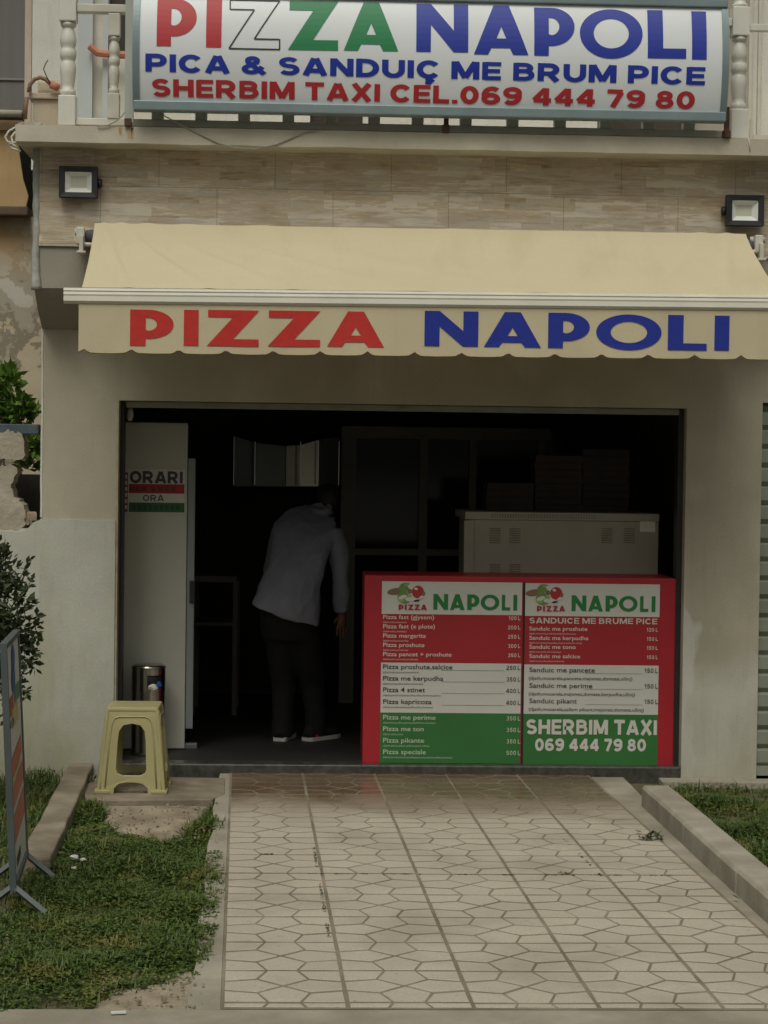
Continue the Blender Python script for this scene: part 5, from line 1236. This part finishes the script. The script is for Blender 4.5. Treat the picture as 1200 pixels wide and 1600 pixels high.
mb = MB(); mb.box((-6, YN, -.1), (xn1, YN + .3, Z(338, YN, 20))); mb.build('wall', m_peel(), nh)
mb = MB(); zz0 = Z(325, YN, 20); e = [P(40, 325, Y=YN - .03), P(44, 306, Y=YN - .03), P(36, 280, Y=YN - .03), P(30, 240, Y=YN - .03), P(26, 190, Y=YN - .03)]
mb.prism([(-6, YN - .03, e[0].z)] + [tuple(p) for p in e] + [(-6, YN - .03, e[-1].z)], (0, .03, 0)); mb.build('upper_wall', M_ORANGE, nh)
mb = MB(); mb.box((-6, YN - .12, Z(340, YN, 20)), (P(48, 330, Y=YN).x, YN + .1, Z(326, YN, 20)), .01); mb.build('ledge', pm('brown_ledge', (.13, .09, .06), .9, .2, 12, .4, 60), nh)
zl = Z(183, YN, 20); mb = MB(); mb.smooth = True; mb.tube([(-6, YN - .12, zl), (P(38, 183, Y=YN).x, YN - .12, zl)], .022, 10); mb.build('gutter', M_OFFW, nh)
mb = MB(); mb.box((-6, YN - .06, zl - .09), (P(38, 183, Y=YN).x, YN - .0, zl - .03)); mb.build('fascia', pm('brown_fascia', (.30, .20, .12), .9, .2, 12, .3, 60), nh)
mb = MB(); mb.box((-6, YN - .02, zl + .02), (P(42, 80, Y=YN).x, YN + .1, 6.5)); mb.build('grey_cladding', M_GREYSH, nh); zq = Z(125, YN, 20); mb = MB(); mb.box((-6, YN - .03, zq - .006), (P(42, 80, Y=YN).x, YN - .02, zq + .006)); mb.build('cladding_joint', pm('pale_joint', (.26, .26, .25), .7, .1, 6, .1, 60), nh)
mb = MB(); mb.box((P(42, 80, Y=YN).x + .002, YN - .1, zl - .1), (P(53, 80, Y=YN).x, YN + .1, 6.5)); mb.build('corner_strip', M_CREAMW, nh)
# added backing, coloured dark for the shade in the gap between the houses
mb = MB(); mb.box((-3.5, 3.2, -.1), (0, 3.4, 4.2)); mb.build('gap_backing', pm('gap_shade', (.05, .048, .035), .9, .2, 4, .4, 40), nh)
# cream parapet block with hose at the balcony's left end
pb = thing('parapet_block', (X(66, .1), .1, ZT), 'small cream masonry pier with a hose at the left end of the balcony', 'pier')
mb = MB(); y_ = .1; mb.box((X(46, y_), y_, ZT + .001), (X(104, y_), y_ + .2, Z(156, y_, 70))); mb.box((X(40, y_), y_ - .02, Z(155, y_, 70)), (X(104, y_), y_ + .22, Z(146, y_, 70)), .006); mb.box((X(52, y_), y_ + .02, Z(146, y_, 70)), (X(104, y_), y_ + .18, Z(122, y_, 70)), .02); mb.build('masonry', M_CREAMW, pb)
mb = MB(); mb.smooth = True; mb.tube([P(a, b_, Y=y_ - .04) for a, b_ in ((45, 144), (47, 132), (54, 124), (63, 121), (71, 124), (78, 130), (84, 138))], .011, 8); mb.tube([P(a, b_, Y=y_ - .05) for a, b_ in ((39, 186), (40, 168), (42, 152))], .012, 8); mb.build('hose', M_PIPE, pb)
mb = MB(); mb.smooth = True; mb.tube([P(a, b_, Y=y_ - .05) for a, b_ in ((78, 130), (72, 118), (68, 108), (71, 100), (75, 94))], .003, 6); mb.build('wire', M_LAMPB, pb)
mb = MB(); mb.smooth = True; mb.tube([P(80, 132, Y=y_ - .04), P(92, 138, Y=y_ - .04)], [.022, .018], 8); mb.build('clay_pipe', M_TERRA, pb)

# ------------------------------------------------------------ plants
def leaves(mb, c, rad, n, size, seed, shell=.5, flat=1.0):
    g = np.random.default_rng(seed); c = Vector(c)
    while n > 0:
        d = Vector(g.normal(0, 1, 3)); d.normalize(); q = g.uniform(0, 1) ** shell
        p = c + Vector((d.x * rad[0] * q, d.y * rad[1] * q, d.z * rad[2] * q))
        if noise.noise((p.x * 7, p.y * 7, p.z * 7 + seed)) < -.12: n -= 1; continue
        ax = Vector(g.normal(0, 1, 3)); ax.z += .5; ax += d * .8; ax.normalize(); sd_ = ax.cross(Vector(g.normal(0, 1, 3))).normalized(); s = size * g.uniform(.6, 1.3); nn = ax.cross(sd_) * s * .12
        mb.add([p, p + ax * s * .5 + sd_ * s * .27 + nn, p + ax * s, p + ax * s * .5 - sd_ * s * .27 + nn, p + ax * s * .5], [(0, 1, 4), (1, 2, 4), (0, 4, 3), (4, 2, 3)]); n -= 1
sc = P(-40, 1000, Y=-1.2)
sh_ = thing('shrub', (sc.x, -1.2, -.03), 'dark green privet shrub against the white wall at the left edge', 'shrub')
mb = MB()
for (px, py, r, n) in ((-40, 960, .26, 700), (5, 930, .15, 330), (10, 1010, .16, 420), (-60, 1060, .28, 600), (-10, 890, .12, 200), (-70, 880, .24, 400), (28, 985, .11, 240), (15, 1060, .11, 160), (-90, 980, .28, 400)):
    c = P(px, py, Y=-1.2 + random.uniform(-.12, .12)); leaves(mb, c, (r, r, r * 1.1), n, .042, px + 200, .5)
tips = []
for px0, py0, px1, py1 in ((8, 900, 8, 842), (-4, 880, -2, 838), (20, 930, 46, 872), (25, 950, 50, 905), (30, 960, 52, 942), (30, 985, 64, 990), (35, 1000, 60, 1020), (28, 1020, 56, 1045), (15, 1060, 44, 1085), (10, 1080, 8, 1140), (20, 1000, 62, 1002)):
    a, b_ = P(px0, py0, Y=-1.2), P(px1, py1, Y=-1.2); tips.append((a, b_)); d = (b_ - a)
    for k in range(16):
        t = random.uniform(.1, 1); p = a + d * t; ax = (d.normalized() * .6 + Vector((random.gauss(0, .6), random.gauss(0, .6), random.gauss(0, .5)))).normalized(); sd_ = ax.cross(Vector((random.gauss(0, 1), random.gauss(0, 1), random.gauss(0, 1)))).normalized(); s = random.uniform(.026, .045)
        mb.add([p, p + ax * s * .5 + sd_ * s * .27, p + ax * s, p + ax * s * .5 - sd_ * s * .27], [(0, 1, 2, 3)])
mb.build('foliage', M_SHRUB, sh_, recalc=False)
mb = MB()
for k in range(7): a = Vector((sc.x + random.uniform(-.06, .06), -1.2 + random.uniform(-.05, .05), -.05)); b_ = P(random.uniform(-90, 20), random.uniform(880, 1000), Y=-1.2 + random.uniform(-.15, .15)); mb.tube([a, a.lerp(b_, .5) + Vector((random.uniform(-.05, .05), 0, .04)), b_], [.012, .008, .004], 6)
for a, b_ in tips: mb.tube([a, b_], [.003, .0015], 5)
mb.build('stem', M_BARK, sh_)
vn = thing('vine', (P(10, 700, Y=.8).x, .8, .2), 'bright green leafy vine growing behind the broken garden wall', 'vine')
mb = MB()
for (px, py, r, n) in ((8, 592, .085, 150), (-25, 600, .12, 180), (30, 642, .075, 150), (2, 648, .08, 120), (46, 650, .05, 60), (50, 700, .06, 110), (48, 730, .05, 60), (-30, 650, .12, 160)):
    c = P(px, py, Y=.8 + random.uniform(-.08, .08)); leaves(mb, c, (r, r, r), n, .075, px + 90, .6)
mb.build('foliage', M_VINE, vn, recalc=False)
mb = MB()
for k in range(4): a = P(random.uniform(-30, 40), 800, Y=.85); b_ = P(random.uniform(-20, 40), random.uniform(600, 660), Y=.82); mb.tube([(a.x, a.y, .2), a, b_], [.012, .009, .004], 6)
mb.build('stem', M_BARK, vn)
def weed(px, py, n, s, label, up=.6):
    c = P(px, py, z=0); t = thing('weed', (c.x, c.y, -.005), label, 'weed'); mb = MB()
    for k in range(n):
        az = random.uniform(0, 6.28); p = c + Vector((random.gauss(0, s * .6), random.gauss(0, s * .8), 0)); ax = Vector((math.cos(az), math.sin(az), random.uniform(.1, 1.2) * up)).normalized(); sd_ = ax.cross(Vector((0, 0, 1))).normalized(); q = s * random.uniform(.5, 1)
        p.z = random.uniform(0, s * .3)
        mb.add([p, p + ax * q * .5 + sd_ * q * .2, p + ax * q, p + ax * q * .5 - sd_ * q * .2], [(0, 1, 2, 3)])
    mb.build('leaves', M_SHRUB, t, recalc=False)
weed(1013, 1311, 40, .05, 'small green weed in the joint between walkway and gutter'); weed(1196, 1412, 36, .06, 'yellowish green weed at the foot of the raised kerb', 1.2); weed(143, 1221, 26, .04, 'tiny dark weed between the yellow stool and the white wall', 1.2); weed(880, 1366, 18, .022, 'tiny weed in the long cross joint of the walkway')
mb = MB()
for a, b_, k in ((1070 - 580, 1330, 26), (620, 1365, 30), (890, 1366, 46), (1010, 1366, 30)):
    pass
def moss_line(p0, p1, n, seed):
    g = np.random.default_rng(seed)
    for k in range(n):
        t = g.uniform(0, 1); px_, py_ = p0[0] + (p1[0] - p0[0]) * t, p0[1] + (p1[1] - p0[1]) * t
        if noise.noise((px_ * .05, py_ * .05, seed)) < -.05: continue
        c = P(px_, py_, z=0); s = g.uniform(.003, .009)
        for q in range(4):
            az = g.uniform(0, 6.28); mb.add([(c.x, c.y, -.003), (c.x + math.cos(az) * s, c.y + math.sin(az) * s, .003), (c.x + math.cos(az + .8) * s, c.y + math.sin(az + .8) * s, .004)], [(0, 1, 2)])
moss_line((480, 1366), (1065, 1369), 240, 1); moss_line((490, 1325), (517, 1480), 150, 2); moss_line((410, 1335), (480, 1335), 40, 3); moss_line((880, 1310), (940, 1370), 40, 4)
tag(mb.build('moss', M_SHRUB, recalc=False), 'dark moss and tiny weeds in the walkway joints', 'moss', kind='stuff')
for i, (px, py, s, lab) in enumerate(((116, 1340, .022, 'largest white paper scrap lying in the left lawn'), (130, 1344, .014, 'small white paper scrap right of the largest one in the lawn'), (116, 1357, .012, 'small white paper scrap nearest the street in the left lawn'))):
    c = P(px, py, z=.02); tag(crumple('paper_scrap', (c.x, c.y, .022), (s, s * .8, s * .5), M_MWHITE, None, 20 + i), lab, 'paper scrap', 'paper scraps in the lawn')
c = P(185, 1584, z=0); mb = MB(); mb.obox((c.x, c.y, .004), (.022, .004, 0), (-.002, .01, 0), (0, 0, .002)); tag(mb.build('paper_strip', M_MWHITE), 'thin white paper strip on the bare soil at the pavement edge', 'paper scrap')
# dirt patches lying between grass and concrete (raised soil)
def mound(pts, name, label, h, seed):
    poly = gpoly(pts); mb = MB(); n = len(poly); cx_ = sum(p[0] for p in poly) / n; cy_ = sum(p[1] for p in poly) / n; rings = []
    fine = []
    for i in range(n):
        for k in range(5): t = k / 5; fine.append((poly[i][0] + (poly[(i + 1) % n][0] - poly[i][0]) * t, poly[i][1] + (poly[(i + 1) % n][1] - poly[i][1]) * t))
    for q in (1.0, .85, .65, .45, .25, .08):
        rings.append([(cx_ + (a - cx_) * q, cy_ + (b_ - cy_) * q, -.046 + (1 - q ** 7) * h + .006 * noise.noise((a * 12 * q, b_ * 12 * q, seed))) for a, b_ in fine])
    mb.smooth = True; mb.rings(rings); structure(mb.build(name, M_DIRT), label)
mound([(150, 1250), (335, 1250), (318, 1285), (255, 1318), (190, 1308), (160, 1280)], 'bare_soil', 'bare brown soil patch in front of the landing', .045, 1)
mound([(120, 1583), (150, 1545), (250, 1530), (318, 1500), (330, 1520), (312, 1583)], 'bare_soil', 'bare sandy soil corner beside the pavement', .04, 2)

mb = MB(); g = np.random.default_rng(4)
for (x0, x1, y0, y1, n_) in ((165, 320, 1258, 1312, 150), (160, 320, 1522, 1578, 70), (-20, 20, 1462, 1490, 12), (960, 1150, 1260, 1330, 0)):
    for k in range(n_):
        c = P(g.uniform(x0, x1), g.uniform(y0, y1), z=0); q = g.uniform(.002, .0055) * (1 if g.uniform() < .9 else 1.6); az = g.uniform(0, 3.1)
        mb.obox((c.x, c.y, .003 + q * .2), (q * math.cos(az), q * math.sin(az), q * .2), (-q * .7 * math.sin(az), q * .7 * math.cos(az), 0), (0, q * .2, q * .5))
tag(bevel(mb.build('pebbles', pm('dark_clods', (.14, .11, .075), .95, .4, 30, .6, 90, col2=(.33, .29, .22), amt=.8)), .002), 'small soil clods and pebbles on the bare soil', 'pebbles', kind='stuff')
# ------------------------------------------------------------ standing advertising board at the left
xA = P(22, 1385, Y=-3.2).x
yN, yF = -3.22, -2.62
bz0, bz1 = P(22, 1385, Y=yN).z, P(7, 1014, Y=yN).z
lean = P(7, 1014, Y=yN).x - P(22, 1385, Y=yN).x
ab = thing('pavement_sign', (xA, (yN + yF) / 2, 0), 'narrow grey framed standing sign seen almost edge on in the left lawn', 'sign')
def A(Y, z, off=0): return Vector((xA + lean * (z - bz0) / (bz1 - bz0) - .045 * (Y - yN) / .6 + off, Y, z))
M_FR = pm('sign_frame_grey', (.075, .092, .094), .45, .1, 6, .08, 60)
mb = MB()
for Y in (yN, yF): mb.prism([A(Y - .014, bz0 - .02, -.012), A(Y + .014, bz0 - .02, -.012), A(Y + .014, bz0 - .02, .012), A(Y - .014, bz0 - .02, .012)], A(Y, bz1) - A(Y, bz0 - .02))
mb.prism([A(yN - .014, bz1, -.013), A(yN - .014, bz1, .013), A(yN - .014, bz1 + .02, .013), A(yN - .014, bz1 + .02, -.013)], (-.045, yF - yN + .028, 0))
mb.prism([A(yN + .014, bz0, -.018), A(yN + .014, bz0, .018), A(yN + .014, bz0 + .02, .018), A(yN + .014, bz0 + .02, -.018)], (-.045, yF - yN - .028, 0)); mb.build('frame', M_FR, ab)
mb = MB()
for Y in (yN, yF):
    for s in (-1, 1): a = A(Y, bz0); b_ = A(Y, bz0, s * .16) * 1; b_.z = -.03; b_.y -= .04; mb.tube([a, b_], .013, 4)
mb.build('feet', M_FR, ab)
mb = MB(); mb.add([A(yN + .014, bz0 + .02, .006), A(yF - .014, bz0 + .02, .006), A(yF - .014, bz1, .006), A(yN + .014, bz1, .006), A(yN + .014, bz0 + .02, -.006), A(yF - .014, bz0 + .02, -.006), A(yF - .014, bz1, -.006), A(yN + .014, bz1, -.006)], [(0, 1, 2, 3), (7, 6, 5, 4)]); pn = mb.build('panel', M_MWHITE, ab)
mb = MB()
def gp(v0, v1, u0, u1, k, skew=0):
    h = bz1 - bz0; W_ = yF - yN - .03; z = lambda v: bz1 - v * h; y = lambda u: yN + .015 + u * W_
    mb.cur = k; mb.add([A(y(u0), z(v1) , .0085), A(y(u1), z(v1 - skew), .0085), A(y(u1), z(v0 - skew), .0085), A(y(u0), z(v0), .0085)], [(0, 1, 2, 3)])
def gc(v, u, r, k):
    h = bz1 - bz0; W_ = yF - yN - .03; mb.cur = k; mb.add([A(yN + .015 + u * W_ + r * 1.5 * math.cos(t), bz1 - v * h + r * math.sin(t), .009) for t in np.linspace(0, 2 * math.pi, 20, endpoint=False)], [list(range(20))])
gc(.07, .5, .05, 0); gc(.16, .45, .055, 0); gp(.20, .27, .5, .95, 1); gp(.22, .30, .05, .4, 2); gp(.28, .36, .25, .75, 3); gp(.32, .35, .1, .4, 1); gp(.48, .56, .05, .9, 4, .04); gp(.565, .585, .1, .8, 3, .03); gp(.60, .69, .05, .95, 4, .04); gp(.72, .84, .05, .95, 4, .04); gp(.91, .95, .2, .5, 5, .02)
mb.build('artwork', [pm('print_blue', (.05, .10, .30), .5, .15, 9, .03, 50), pm('print_green', (.10, .22, .12), .5, .2, 9, .03, 50), pm('print_red', (.38, .08, .06), .5, .2, 9, .03, 50), pm('print_yellow', (.55, .45, .2), .5, .2, 9, .03, 50), pm('print_orange_red', (.48, .14, .08), .5, .2, 9, .03, 50), M_BLACK], pn, recalc=False)
